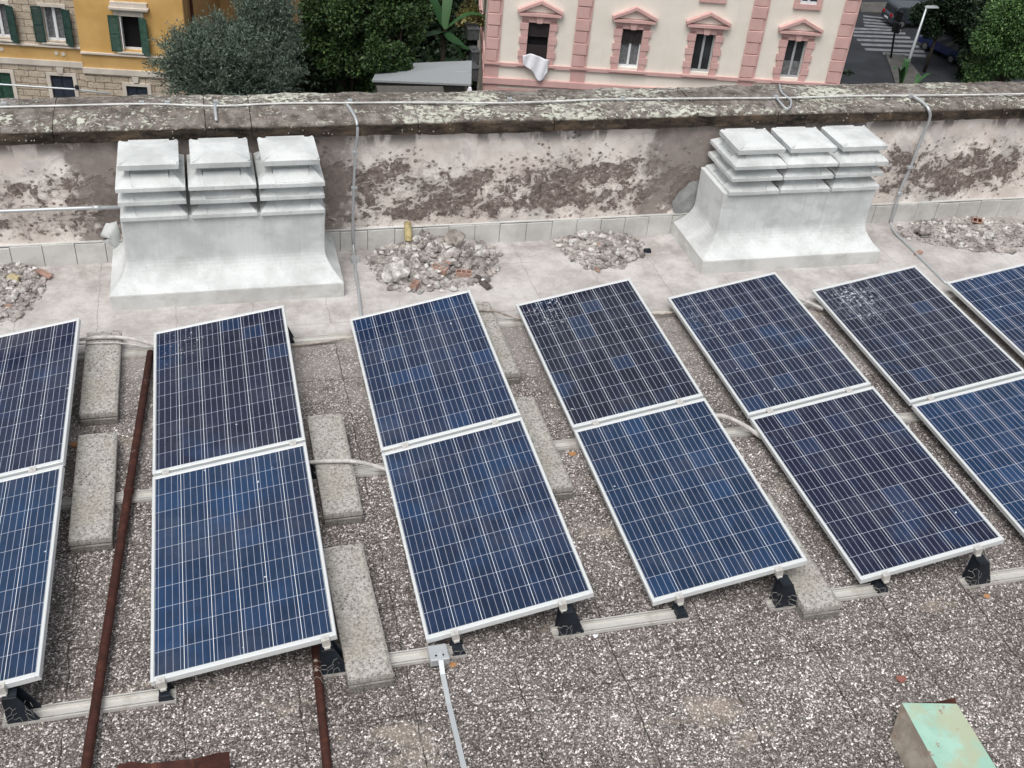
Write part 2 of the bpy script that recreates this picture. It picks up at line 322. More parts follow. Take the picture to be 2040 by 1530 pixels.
PW, PL, PH = 0.992, 1.65, 0.04
def mat_cells():
    g = G('solar_cells', 0.22, 0.5); p = g.obj; x, y, z = g.xyz(p)
    mx, my = 0.021, 0.031
    cw, ch = (PW - 2 * mx) / 6, (PL - 2 * my) / 10
    u = g.mt('DIVIDE', g.mt('SUBTRACT', x, mx), cw); v = g.mt('DIVIDE', g.mt('SUBTRACT', y, my), ch)
    fu, fv = g.mt('FRACT', u), g.mt('FRACT', v)
    du = g.mt('MINIMUM', fu, g.mt('SUBTRACT', 1.0, fu)); dv = g.mt('MINIMUM', fv, g.mt('SUBTRACT', 1.0, fv))
    bu = g.mt('ABSOLUTE', g.mt('SUBTRACT', g.mt('FRACT', g.mt('MULTIPLY', fu, 4.0)), 0.5))
    inside = g.mt('MULTIPLY', g.mt('MULTIPLY', g.step(u, 0.0, 0.005), g.step(u, 6.0, 5.995)), g.mt('MULTIPLY', g.step(v, 0.0, 0.005), g.step(v, 10.0, 9.995)))
    gap = g.mt('MULTIPLY', g.step(du, 0.0125, 0.0075), inside)
    gaph = g.mt('MULTIPLY', g.step(dv, 0.0120, 0.0065), inside)
    bus = g.mt('MULTIPLY', g.step(bu, 0.036, 0.024), inside)
    # per-cell tone
    cx = g.node('ShaderNodeCombineXYZ'); g.inp(cx.inputs[0], g.mt('FLOOR', u)); g.inp(cx.inputs[1], g.mt('FLOOR', v))
    oi = g.node('ShaderNodeObjectInfo'); g.inp(cx.inputs[2], oi.outputs['Random'])
    wn_ = g.node('ShaderNodeTexWhiteNoise', noise_dimensions='3D'); g.inp(wn_.inputs[0], cx.outputs[0])
    tint = oi.outputs['Color']
    ofs = g.node('ShaderNodeVectorMath', operation='ADD'); g.inp(ofs.inputs[0], p)
    cc = g.node('ShaderNodeCombineXYZ'); g.inp(cc.inputs[2], g.mt('MULTIPLY', oi.outputs['Random'], 40.0)); g.inp(ofs.inputs[1], cc.outputs[0])
    pv = ofs.outputs[0]
    cry = g.voro(g.map(pv, (1, 0.6, 1)), 30, out=1)
    k = g.mt('ADD', g.mt('MULTIPLY', wn_.outputs[0], 0.24), g.mt('ADD', 0.62, g.mt('MULTIPLY', g.sepc(cry)[0], 0.22)))
    c = g.mix(1.0, tint, g.mt('MULTIPLY', k, 0.85), 'MULTIPLY')
    purp = g.step(g.noise(pv, 1.3, 3, 0.5), 0.5, 0.68)
    c = g.mix(g.mt('MULTIPLY', purp, 0.35), c, (0.014, 0.015, 0.036))
    blu = g.mt('MAXIMUM', g.mt('MULTIPLY', g.step(wn_.outputs[0], 0.9, 0.97), 0.7), g.step(g.noise(g.map(pv, (1, 1, 1), (3, 8, 1)), 1.7, 3, 0.6), 0.55, 0.72))
    c = g.mix(g.mt('MULTIPLY', blu, 0.35), c, (0.014, 0.062, 0.165))
    c = g.mix(inside, (0.006, 0.007, 0.016), c)
    c = g.mix(g.mt('MULTIPLY', bus, 0.72), c, (0.50, 0.54, 0.66))
    c = g.mix(g.mt('MULTIPLY', gaph, 0.70), c, (0.56, 0.60, 0.70))
    c = g.mix(g.mt('MULTIPLY', gap, 0.92), c, (0.74, 0.78, 0.84))
    # dust film near the low edge and droppings
    dust = g.mt('MULTIPLY', g.step(g.noise(pv, 2.6, 7, 0.7), 0.45, 0.75), 0.07)
    c = g.mix(dust, c, (0.35, 0.37, 0.42))
    pw = g.mix(0.05, pv, g.noise(pv, 22, 4, 0.7, col=True)); dv_ = g.voro(pw, 9, out=0); dc = g.voro(pw, 9, out=1)
    drop = g.mt('MULTIPLY', g.step(dv_, 0.075, 0.04), g.step(g.sepc(dc)[1], 0.84, 0.86))
    at = g.node('ShaderNodeAttribute', attribute_type='OBJECT', attribute_name='splat')
    sx, sy, ss = g.xyz(at.outputs['Vector'])
    dd = g.mt('ADD', g.mt('POWER', g.mt('DIVIDE', g.mt('SUBTRACT', x, sx), 0.26), 2.0), g.mt('POWER', g.mt('DIVIDE', g.mt('SUBTRACT', y, sy), 0.42), 2.0))
    fall = g.mt('MULTIPLY', g.step(dd, 1.5, 0.0), ss)
    sn = g.noise(pv, 42, 5, 0.7, 0.8)
    spl = g.step(g.mt('ADD', sn, g.mt('MULTIPLY', fall, 0.22)), 0.66, 0.72)
    spl = g.mt('MULTIPLY', spl, g.step(fall, 0.02, 0.2))
    spl = g.mt('MAXIMUM', g.mt('MULTIPLY', spl, 0.8), drop)
    c = g.mix(spl, c, (0.62, 0.66, 0.72))
    g.set('Roughness', g.mt('ADD', 0.10, g.mt('MULTIPLY', g.mt('ADD', spl, dust), 0.7)))
    g.bump(g.noise(pv, 2.0, 2), 0.05, 0.01)
    return g.color(c)

def mat_alu(name, col, rough=0.45, metal=0.35, dirt=(0.45, 0.42, 0.36), amt=0.35):
    g = G(name, rough, 0.5, metal); p = g.obj
    c = g.mix(g.mt('MULTIPLY', g.step(g.noise(p, 14, 6, 0.7), 0.48, 0.72), amt), col, dirt)
    c = g.mix(g.mt('MULTIPLY', g.step(g.noise(p, 120, 3), 0.62, 0.72), amt * 0.6), c, tuple(x * 0.5 for x in dirt))
    return g.color(c)

def mat_rust(name='rusty_iron'):
    g = G(name, 0.8, 0.2); p = g.pos
    c = g.ramp(g.noise(p, 18, 8, 0.7), [(0.3, (0.028, 0.012, 0.010)), (0.55, (0.058, 0.022, 0.017)), (0.75, (0.12, 0.048, 0.03))])
    c = g.mix(g.mt('MULTIPLY', g.step(g.noise(p, 4.3, 7, 0.75), 0.635, 0.66), 0.8), c, (0.42, 0.35, 0.31))
    g.bump(g.noise(p, 45, 6, 0.7), 0.4, 0.003)
    return g.color(c)

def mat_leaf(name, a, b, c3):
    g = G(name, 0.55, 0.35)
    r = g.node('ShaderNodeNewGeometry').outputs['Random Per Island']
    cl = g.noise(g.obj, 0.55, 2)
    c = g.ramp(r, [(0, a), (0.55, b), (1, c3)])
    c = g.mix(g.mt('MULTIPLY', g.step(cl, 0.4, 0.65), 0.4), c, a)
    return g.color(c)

def mat_rustic(name, bw=0.65, bh=0.31, zoff=0.0):
    """stucco ashlar with a carved, wavy face"""
    g = G(name, 0.9, 0.15); p = g.obj; x, y, z = g.xyz(p)
    v = g.node('ShaderNodeCombineXYZ'); g.inp(v.inputs[0], x); g.inp(v.inputs[1], g.mt('ADD', z, zoff))
    br = g.node('ShaderNodeTexBrick'); g.inp(br.inputs['Vector'], v.outputs[0])
    for k, q in (('Scale', 1.0), ('Brick Width', bw), ('Row Height', bh), ('Mortar Size', 0.014), ('Mortar Smooth', 0.3), ('Bias', 0.0)): br.inputs[k].default_value = q
    br.inputs['Color1'].default_value = (0.52, 0.44, 0.35, 1); br.inputs['Color2'].default_value = (0.60, 0.52, 0.42, 1); br.inputs['Mortar'].default_value = (0.20, 0.15, 0.12, 1)
    wv = g.noise(g.map(v.outputs[0], (1.2, 4.2, 1)), 1.6, 2, 0.5, 1.6)
    line = g.step(g.mt('ABSOLUTE', g.mt('SUBTRACT', g.mt('FRACT', g.mt('MULTIPLY', wv, 6.0)), 0.5)), 0.12, 0.02)
    c = g.mix(g.mt('MULTIPLY', line, 0.55), br.outputs['Color'], (0.24, 0.19, 0.15))
    g.bump(g.mt('SUBTRACT', g.mt('MULTIPLY', g.mt('SUBTRACT', 1.0, br.outputs['Fac']), 1.0), g.mt('MULTIPLY', line, 0.5)), 0.8, 0.05)
    return g.color(c)

def mat_stucco(name, a, b, stain=None, amt=0.3):
    g = G(name, 0.9, 0.15); p = g.obj
    c = g.mix(g.step(g.noise(p, 1.1, 5, 0.6), 0.35, 0.65), a, b)
    if stain:
        s = g.step(g.noise(g.map(p, (3.5, 3.5, 0.45)), 1.0, 5, 0.6), 0.52, 0.75)
        c = g.mix(g.mt('MULTIPLY', s, amt), c, stain)
    g.bump(g.noise(p, 12, 4), 0.15, 0.01)
    return g.color(c)

M = dict(
    terrace=mat_terrace(), plaster=mat_plaster(), coping=mat_coping(), cement=mat_cement(), block=mat_block(), cells=mat_cells(),
    skirt=mat_cement('skirting_cement', (0.46, 0.455, 0.44), (0.60, 0.595, 0.575), (0.33, 0.31, 0.29), False),
    plinth=mat_cement('plinth_cement', (0.50, 0.505, 0.49), (0.64, 0.65, 0.64), (0.36, 0.345, 0.31), False),
    frame=mat_alu('white_aluminium', (0.66, 0.69, 0.70), 0.4, 0.15, (0.62, 0.60, 0.53), 0.3),
    alu=mat_alu('dull_aluminium', (0.62, 0.61, 0.58), 0.45, 0.3, (0.32, 0.27, 0.22), 0.5),
    galv=mat_alu('galvanised_steel', (0.52, 0.55, 0.57), 0.5, 0.5, (0.55, 0.55, 0.53), 0.5),
    foot=simple('black_plastic', (0.012, 0.017, 0.025), 0.5, var=0.5),
    backsheet=simple('backsheet', (0.5, 0.5, 0.5), 0.6),
    conduit=simple('grey_conduit', (0.52, 0.50, 0.48), 0.6, var=0.2, sc=20), condbrown=simple('old_conduit', (0.38, 0.34, 0.30), 0.6, var=0.3, sc=20),  # second conduit tone is browner and darker
    whitecab=simple('white_cable', (0.60, 0.61, 0.60), 0.6, var=0.2, sc=10),
    rust=mat_rust(), wire=simple('netting_wire', (0.30, 0.30, 0.28), 0.5, 0.4),
    rubble=simple('rubble', (0.30, 0.275, 0.262), 0.95, var=0.55, sc=9, bump=0.5),
    dust=simple('rubble_dust', (0.33, 0.305, 0.295), 0.95, var=0.5, sc=34, bump=0.5),
    lump=simple('mortar_lump', (0.48, 0.465, 0.45), 0.95, var=0.45, sc=12, bump=1.0),
    lumpdark=simple('old_mortar_lump', (0.27, 0.245, 0.225), 0.95, var=0.45, sc=10, bump=1.0),
    terracotta=simple('terracotta', (0.36, 0.235, 0.19), 0.85, var=0.25, sc=20), tcdark=simple('terracotta_hollow', (0.16, 0.07, 0.05), 0.9),
    shaded_asphalt=simple('shaded_asphalt', (0.024, 0.027, 0.032), 0.85, var=0.25, sc=0.6), paint=simple('shaded_road_paint', (0.17, 0.175, 0.19), 0.7, var=0.25, sc=2),  # tree shade over the street is put into these dark road and stripe colours
    pave=simple('pavement', (0.085, 0.083, 0.078), 0.9, var=0.2, sc=1.5), soil=simple('garden_soil', (0.035, 0.035, 0.028), 0.95, var=0.3, sc=1),
    pinkwall=mat_stucco('cream_stucco', (0.78, 0.735, 0.66), (0.83, 0.785, 0.715), (0.62, 0.55, 0.48), 0.15),
    pink=mat_stucco('pink_trim', (0.59, 0.375, 0.355), (0.65, 0.425, 0.40), (0.45, 0.28, 0.26), 0.25),
    ochre=mat_stucco('ochre_stucco', (0.56, 0.345, 0.12), (0.64, 0.41, 0.155), (0.46, 0.30, 0.12), 0.3),
    ochreband=mat_stucco('ochre_band', (0.53, 0.335, 0.13), (0.58, 0.375, 0.155), (0.33, 0.20, 0.085), 0.6),
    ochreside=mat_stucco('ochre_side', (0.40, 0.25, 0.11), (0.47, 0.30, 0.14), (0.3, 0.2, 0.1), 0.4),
    trav=mat_stucco('travertine', (0.56, 0.51, 0.45), (0.66, 0.61, 0.54), (0.36, 0.32, 0.28), 0.5),
    rustic=mat_rustic('rusticated_stucco'), rustic2=mat_rustic('rusticated_base', 0.72, 0.29, 0.1),
    green=simple('green_shutter', (0.022, 0.055, 0.046), 0.5, var=0.25, sc=5), green2=simple('faded_green_shutter', (0.036, 0.088, 0.066), 0.5, var=0.25, sc=5),
    blueshut=simple('blue_grey_shutter', (0.035, 0.045, 0.065), 0.5), whitef=simple('white_window_frame', (0.75, 0.77, 0.80), 0.4, var=0.05),
    greyf=simple('grey_window_frame', (0.40, 0.42, 0.44), 0.4, var=0.05), blind=simple('dark_blind', (0.040, 0.032, 0.034), 0.6),
    glass=simple('window_glass', (0.035, 0.04, 0.045), 0.08, spec=0.6, var=0.3, sc=1.5), dark=simple('dark_room', (0.006, 0.006, 0.008), 0.9),
    curtain=simple('grey_curtain', (0.20, 0.21, 0.22), 0.9, var=0.35, sc=9), cloth=simple('white_sheet', (0.80, 0.81, 0.86), 0.8, var=0.06, sc=4),
    shed=mat_alu('grey_sheet_roof', (0.30, 0.325, 0.34), 0.6, 0.1, (0.16, 0.15, 0.135), 0.4), shedside=simple('brown_sheet', (0.08, 0.075, 0.068), 0.7),
    bark=simple('bark', (0.05, 0.04, 0.032), 0.9, var=0.4, sc=3), post=simple('black_post', (0.012, 0.012, 0.014), 0.5),
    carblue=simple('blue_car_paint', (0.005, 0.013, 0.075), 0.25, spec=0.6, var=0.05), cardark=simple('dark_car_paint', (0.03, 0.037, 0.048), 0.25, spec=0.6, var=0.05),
    tyre=simple('tyre', (0.012,) * 3, 0.8), rim=simple('alloy', (0.12, 0.125, 0.13), 0.4), plate=simple('number_plate', (0.6, 0.62, 0.64), 0.5), red=simple('red_lamp', (0.35, 0.01, 0.01), 0.3),
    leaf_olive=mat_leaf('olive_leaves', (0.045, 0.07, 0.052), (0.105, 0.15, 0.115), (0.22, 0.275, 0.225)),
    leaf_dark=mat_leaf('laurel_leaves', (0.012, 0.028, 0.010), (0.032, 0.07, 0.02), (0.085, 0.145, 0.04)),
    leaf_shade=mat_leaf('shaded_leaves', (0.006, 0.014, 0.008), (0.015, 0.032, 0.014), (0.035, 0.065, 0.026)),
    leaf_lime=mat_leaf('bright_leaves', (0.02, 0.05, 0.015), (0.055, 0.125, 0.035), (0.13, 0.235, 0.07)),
    leaf_ban=mat_leaf('banana_leaves', (0.015, 0.05, 0.018), (0.025, 0.085, 0.025), (0.05, 0.12, 0.04)),
    leaf_pot=mat_leaf('variegated_leaves', (0.09, 0.04, 0.03), (0.26, 0.28, 0.08), (0.6, 0.6, 0.3)),
)
def mat_mint():
    g = G('flaked_mint_paint', 0.45, 0.4); p = g.pos
    c = g.mix(g.step(g.noise(p, 5, 5, 0.6), 0.4, 0.62), (0.30, 0.50, 0.41), (0.36, 0.57, 0.48))
    c = g.mix(g.mt('MULTIPLY', g.step(g.noise(p, 3.5, 4, 0.6), 0.47, 0.62), 0.75), c, (0.42, 0.42, 0.28))
    fl = g.step(g.noise(g.map(p, (1, 1, 1), (1.5, 0, 0)), 9, 8, 0.72), 0.62, 0.65)
    c = g.mix(fl, c, g.mix(g.noise(p, 30, 4), (0.19, 0.075, 0.035), (0.42, 0.36, 0.32)))
    return g.color(c)
def mat_greyzinc():
    g = G('stained_sheet_side', 0.7, 0.3); p = g.pos
    c = g.mix(g.step(g.noise(p, 7, 7, 0.7), 0.4, 0.65), (0.25, 0.215, 0.18), (0.38, 0.34, 0.29))
    c = g.mix(g.step(g.noise(p, 5, 7, 0.75), 0.56, 0.66), c, (0.24, 0.11, 0.05))
    return g.color(c)
M['boxg'] = simple('dark_grey_box', (.07, .075, .08), .7, var=.3); M['mint'] = mat_mint(); M['zinc'] = mat_greyzinc()

# ------------------------------------------------------------------ the setting
GZ = -20.0
b = MB(); b.box(-9, 14, -9, 2.96, -0.3, 0.0)
tag(b.build('roof_terrace', M['terrace']), kind='structure')
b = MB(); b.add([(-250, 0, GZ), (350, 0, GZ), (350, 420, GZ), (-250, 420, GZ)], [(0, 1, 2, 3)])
tag(b.build('road', M['shaded_asphalt']), kind='structure')
b = MB(); b.add([(-70, 4, GZ + .02), (36, 4, GZ + .02), (36, 62, GZ + .02), (-70, 62, GZ + .02)], [(0, 1, 2, 3)])
tag(b.build('garden_ground', M['soil']), kind='structure')

# parapet: wall, skirting tiles, coping stones
par = empty('parapet_wall', (0, 2.95, 0)); tag(par, 'long peeling plaster parapet wall with a lichen covered stone coping', 'wall')
X0, X1 = -9.0, 14.0
def grid_wall():
    nx, nz = 260, 14; b = MB(); vs = []
    for j in range(nz + 1):
        for i in range(nx + 1):
            x = X0 + (X1 - X0) * i / nx; z = -0.02 + 1.13 * j / nz
            vs.append((x, 0.006 * math.sin(x * 2.1 + z * 3) + 0.005 * math.sin(x * 5.3 - z * 7) + random.uniform(-.0015, .0015), z))
    fs = [(j * (nx + 1) + i, j * (nx + 1) + i + 1, (j + 1) * (nx + 1) + i + 1, (j + 1) * (nx + 1) + i) for j in range(nz) for i in range(nx)]
    b.add(vs, fs); return b
grid_wall().build('plaster_face', M['plaster'], par, smooth=True)
MB().box(X0, X1, 0.03, 0.50, -20, 1.12).build('wall_core', M['plinth'], par)
random.seed(3)
b = MB(); x = X0; k = 0
while x < X1:
    wt = 0.245 + random.uniform(-.01, .01); dz = 0.004 * math.sin(k * 1.7)
    b.box(x, x + wt - 0.004, -0.022 - random.uniform(0, .004), 0.02, -0.01, 0.192 + dz + random.uniform(-.004, .004)); x += wt; k += 1
b.build('skirting_tiles', M['skirt'], par, bevel=0.003, seg=1)
MB().box(X0, X1, -0.018, 0.02, 0.2, 0.207).build('skirting_ledge', M['plinth'], par)
# coping: uneven stones, top slightly cambered
x = X0; k = 0; joints = [-3.3, -2.13, -0.98, -0.62, 0.75, 1.95, 3.3, 4.1, 5.3, 6.5, 7.7, 9, 10.2, 11.5, 12.7, 14]
ys_ = np.array([-0.05, -0.052, -0.035, 0.08, 0.2, 0.32, 0.45, 0.525, 0.53])
zs_ = np.array([1.105, 1.195, 1.222, 1.245, 1.262, 1.268, 1.262, 1.25, 1.10])
xa = X0
for xb in joints:
    b = MB(); n = max(3, int((xb - xa) / 0.06)); vs = []
    oy = random.uniform(-.006, .006); oz = random.uniform(-.006, .006)
    for i in range(n + 1):
        xx = xa + 0.003 + (xb - xa - 0.006) * i / n
        chip = 0.018 * max(0, math.sin(xx * 7.3) * math.sin(xx * 2.9 + 1) - .35)
        for j, (yy, zz) in enumerate(zip(ys_, zs_)):
            bk = 0.02 * math.sin(xx * 3.1) * math.sin(xx * 7.7) if j >= 7 else 0
            vs.append((xx, yy + oy + random.uniform(-.005, .005) + (chip if j in (1, 2) else 0) + bk, zz + oz + random.uniform(-.005, .005) - (chip if j == 2 else 0)))
    ny = len(ys_); fs = [(i * ny + j, i * ny + j + 1, (i + 1) * ny + j + 1, (i + 1) * ny + j) for i in range(n) for j in range(ny - 1)]
    fs += [(i * ny + ny - 1, i * ny, (i + 1) * ny, (i + 1) * ny + ny - 1) for i in range(n)]
    fs += [tuple(range(ny))[::-1], tuple(n * ny + j for j in range(ny))]
    b.add([(v[0], v[1], v[2]) for v in vs], [f[::-1] for f in fs]); b.build('coping_stone', M['coping'], par)
    xa = xb

# ------------------------------------------------------------------ chimneys with louvred cowls
def chimney(name_x, yb, plx0, plx1, sx0, sx1, caps, tops, label, skew):
    ch = empty('chimney', (0, 0, 0)); tag(ch, label, 'chimney', None)
    YF, YS, YW = 2.165, 2.375, 2.925
    z0 = 0.13
    b = MB(); b.box(plx0, plx1, YF, YW, -0.005, z0); b.build('plinth', M['plinth'], ch, bevel=0.004)
    # flared shaft (concave skirt then near-vertical faces)
    lv = []
    for t in np.linspace(0, 1, 9):
        s = (1 - t) ** 2.3          # outward flare
        z = z0 + 0.002 + t * 0.215
        lv.append((sx0 + (plx0 + .002 - sx0) * s + skew * (z), sx1 + (plx1 - .002 - sx1) * s, YS + (YF + .002 - YS) * s, z))
    lv.append((sx0 + skew * .5, sx1, YS - .003, 0.56)); lv.append((sx0 + skew * .66, sx1 + .01, YS, 0.70)); 
    vs = []; fs = []
    for (a, c, f_, z) in lv:
        vs += [(a, f_, z), (c, f_, z), (c, YW, z), (a, YW, z)]
    for i in range(len(lv) - 1):
        for j in range(4): fs.append((4 * i + j, 4 * i + (j + 1) % 4, 4 * i + 4 + (j + 1) % 4, 4 * i + 4 + j))
    fs.append(tuple(4 * (len(lv) - 1) + j for j in range(4)))
    o = MB().add(vs, fs).build('shaft', M['cement'], ch, bevel=0.012, seg=3)
    # cowls
    for k, (cx, wd) in enumerate(caps):
        cw = empty('cowl', (cx, YS + 0.255, 0.69), random.uniform(-.012, .012), ch)
        hw = wd / 2
        MB().box(-hw + .11, hw - .11, -.16, .24, 0, tops - 0.69 - .03).build('neck', M['cement'], cw)
        # three louvres, each a lip, four hipped corners and a recessed opening panel
        for q in range(3):
            zb = [0.0, 0.133, 0.255][q]; e = [0.0, 0.004, 0.022][q]
            b = MB(); W2, F, Bk = hw - .012 + e * 0.2, -.285 - e, .275
            jz = random.uniform(-.004, .004)
            b.box(-W2, W2, F, Bk, zb + jz, zb + .034 + jz)
            for sx in (-1, 1):
                for (yo, yi) in ((F, -.14), (Bk, .14)):
                    xo, xi, xm = sx * W2, sx * (hw - .11), sx * (hw - .135)
                    # wedge block
                    vs = [(xo, yo, zb + .033), (xm, yo, zb + .033), (xm, yi, zb + .033), (xo, yi, zb + .033), (xm + sx * .02, yi * 1.15, zb + .118), (xi, yi * 1.15, zb + .118), (xm + sx * .02, yi, zb + .118), (xi, yi, zb + .118)]
                    b.add(vs, [(0, 1, 4, 5), (0, 5, 7, 3), (1, 2, 6, 4), (2, 3, 7, 6), (4, 6, 7, 5), (0, 3, 2, 1)])
            b.prism([(F + .022, zb + .032), (F + .10, zb + .108), (Bk - .10, zb + .108), (Bk - .022, zb + .032)], 'x', -hw + .125, hw - .125)
            b.box(-W2 + .07, W2 - .07, -.15, .15, zb + .03, zb + .12)
            b.build('louvre', M['cement'], cw, bevel=0.006)
        # cap: shallow dished slab with raised corner ribs
        b = MB(); c2 = 0.222; zc = tops - 0.69 - 0.058
        b.frustum((-c2, c2, -.255, .175), zc, (-c2 - .004, c2 + .004, -.259, .179), zc + .044)
        b.frustum((-c2 - .003, c2 + .003, -.258, .178), zc + .044, (-c2 + .10, c2 - .10, -.155, .075), zc + .064)
        for sx in (-1, 1):
            for (yo, s2) in ((-.258, 1), (.178, -1)):
                p0 = Vector((sx * (c2 + .002), yo, zc + .050)); p0 = p0 + Vector((-sx * .010, s2 * .010, -.006)); p1 = p0 + Vector((-sx * .09, s2 * .09, .012))
                b.tube([p0, (p0 + p1) / 2, p1], [.013, .010, .003], 7)
        b.build('cap', M['cement'], cw, bevel=0.006)
    return ch
random.seed(5)
chimney('a', 0, -1.822, 0.025, -1.680, -0.102, [(-1.425, .53), (-0.890, .53), (-0.358, .53)], 1.165,
        'pale cement chimney with louvred cowls, a grey wall pipe meeting its left side', 0.0)
chimney('b', 0, 3.262, 5.075, 3.455, 4.975, [(3.715, .515), (4.225, .515), (4.735, .515)], 1.125,
        'pale cement chimney with three louvred cowls, left of the curved conduit on the wall', -0.03)
# mortar smears at the wall beside the chimneys
def smear(pts, th, mat, lab):
    b = MB(); n = len(pts); c = sum((Vector(p) for p in pts), Vector()) / n; vs = []; K = 5
    for r in range(K + 1):
        for k in range(n * 3):
            p = Vector(pts[k // 3]).lerp(Vector(pts[(k // 3 + 1) % n]), (k % 3) / 3); q = c.lerp(p, r / K * (1 + random.uniform(-.07, .07) * (r > 1)))
            vs.append((q.x, q.y - th * (1 - (r / K) ** 2) + random.uniform(-.004, .004) * (r < K), q.z))
    N = n * 3; fs = [(r * N + k, r * N + (k + 1) % N, r * N + N + (k + 1) % N, r * N + N + k) for r in range(K) for k in range(N)]
    b.add(vs, fs); return tag(b.build('mortar_smear', mat, smooth=True), lab, 'mortar')
smear([P(*q, y=2.945) for q in ((212, 445), (232, 442), (240, 470), (236, 500), (205, 482), (218, 470), (198, 470))], .05, M['cement'], 'lumpy grey mortar smeared on the wall left of the chimney by the pipe')
smear([P(*q, y=2.945) for q in ((1338, 402), (1352, 382), (1372, 366), (1398, 354), (1400, 400), (1388, 425), (1350, 432), (1340, 418))], .006, simple('grey_mortar', (.27, .275, .275), .9, var=.25, sc=8), 'smooth dark grey mortar patch on the wall left of the second chimney')

# ------------------------------------------------------------------ solar panels
def mkframe():
    b = MB(); a, e = 0.019, 0.029
    b.box(0, a, 0, PL, -PH, 0); b.box(PW - a, PW, 0, PL, -PH, 0)
    b.box(a, PW - a, 0, e, -PH, -.0004); b.box(a, PW - a, PL - e, PL, -PH, -.0004)
    return b
YAW = [-.00387, -.00073, -.00218, -.00262, .00823, .0012, 0]
TIL = [.19037, .17405, .20995, .19238, .19001, .19449, .19188]
ZZ = [.11846, .13271, .10291, .12084, .12513, .12048, .11947]
XS = [-2.97227, -1.48641, 0, 1.37702, 2.72213, 4.07127, 5.42323]
YS = [-.04419, -.04732, 0, .02602, -.03217, -.0603, -.08008]
GAP = 0.0276
def rowM(i): return Matrix.Translation((XS[i], YS[i], ZZ[i])) @ Matrix.Rotation(YAW[i], 4, 'Z') @ Matrix.Rotation(-TIL[i], 4, 'Y')
proto = empty('solar_panel')
mkframe().build('frame', M['frame'], proto, bevel=0.0025, seg=1)
b = MB(); b.add([(.018, .028, -.004), (PW - .018, .028, -.004), (PW - .018, PL - .028, -.004), (.018, PL - .028, -.004)], [(0, 1, 2, 3)]); b.build('cells', M['cells'], proto)
b = MB(); b.add([(.018, .028, -.010), (PW - .018, .028, -.010), (PW - .018, PL - .028, -.010), (.018, PL - .028, -.010)], [(3, 2, 1, 0)]); b.build('backsheet', M['backsheet'], proto)
panels = [  # row, far?, tint, splat, label
    (1, 1, (.015, .020, .048), (.22, 1.50, .22), 'dark far solar panel in front of the left chimney, above a bright blue one'),
    (1, 0, (.014, .042, .105), (.3, 1, 0), 'bright blue solar panel just right of the rusty pipe, nearest the camera'),
    (0, 1, (.018, .028, .068), (.3, 1, 0), 'far solar panel cut by the left edge of the photo'),
    (0, 0, (.015, .045, .110), (.3, 1, 0), 'near solar panel cut by the left edge of the photo'),
    (2, 1, (.013, .030, .080), (.2, 1.35, .15), 'blue solar panel whose far edge touches the end of the thin floor conduit'),
    (2, 0, (.012, .030, .078), (.3, 1, 0), 'blue solar panel whose near corner stands over the junction box'),
    (3, 1, (.013, .017, .036), (.25, 1.55, .40), 'almost black solar panel with white specks along its far edge'),
    (3, 0, (.012, .036, .092), (.3, 1, 0), 'blue solar panel whose near right corner overhangs a concrete block'),
    (4, 1, (.016, .025, .058), (.2, 1.3, .25), 'dusty blue solar panel just in front of the right chimney'),
    (4, 0, (.012, .016, .046), (.3, 1, 0), 'dark purple blue solar panel at the near end of its row, below the dusty one'),
    (5, 1, (.016, .021, .045), (.28, 1.38, .5), 'solar panel with a large white splash of bird droppings'),
    (5, 0, (.011, .040, .108), (.3, 1, 0), 'blue solar panel below the one splashed with droppings, cut by the right edge'),
    (6, 1, (.013, .034, .092), (.3, 1, 0), 'rightmost solar panel, mostly outside the photo'),
]
for n, (i, far, tint, sp, lab) in enumerate(panels):
    o = proto if n == 0 else copy_tree(proto)
    o.matrix_world = rowM(i) @ Matrix.Translation((0, GAP / 2 if far else -GAP / 2 - PL, 0))
    tag(o, lab, 'solar panel', 'solar panels in two rows')
    for ch in o.children:
        if ch.name.startswith('cells'): ch.color = (*tint, 1); ch['splat'] = sp

# clamps between and at the ends of panels
mc = empty('panel_clamp'); b = MB(); b.box(-.022, .022, -.026, .026, .0008, .0045); b.box(-.022, .022, -GAP / 2 + .001, GAP / 2 - .001, -.04, .003); b.build('plate', M['alu'], mc)
MB().tube([(0, 0, .004), (0, 0, .009)], .007, 6).build('bolt', M['galv'], mc)
ec = empty('end_clamp'); b = MB(); b.box(-.022, .022, -.028, .010, .0008, .0045); b.box(-.022, .022, -.028, -.003, -.046, .0007); b.build('plate', M['alu'], ec)
MB().tube([(0, -.012, .004), (0, -.012, .010)], .007, 6).build('bolt', M['galv'], ec)
b = MB(); b.box(-.016, .016, -.034, .02, -.060, -.0465); b.build('bracket', M['alu'], ec)
rown = ['first', 'second', 'third', 'fourth', 'fifth', 'sixth', 'seventh']
first = True; firste = True
cl_lab = {0: 'the pair cut by the left edge', 1: 'the pair beside the rusty pipe', 2: 'the pair over the junction box', 3: 'the pair with the almost black panel', 4: 'the pair before the right chimney', 5: 'the pair with the droppings splash'}
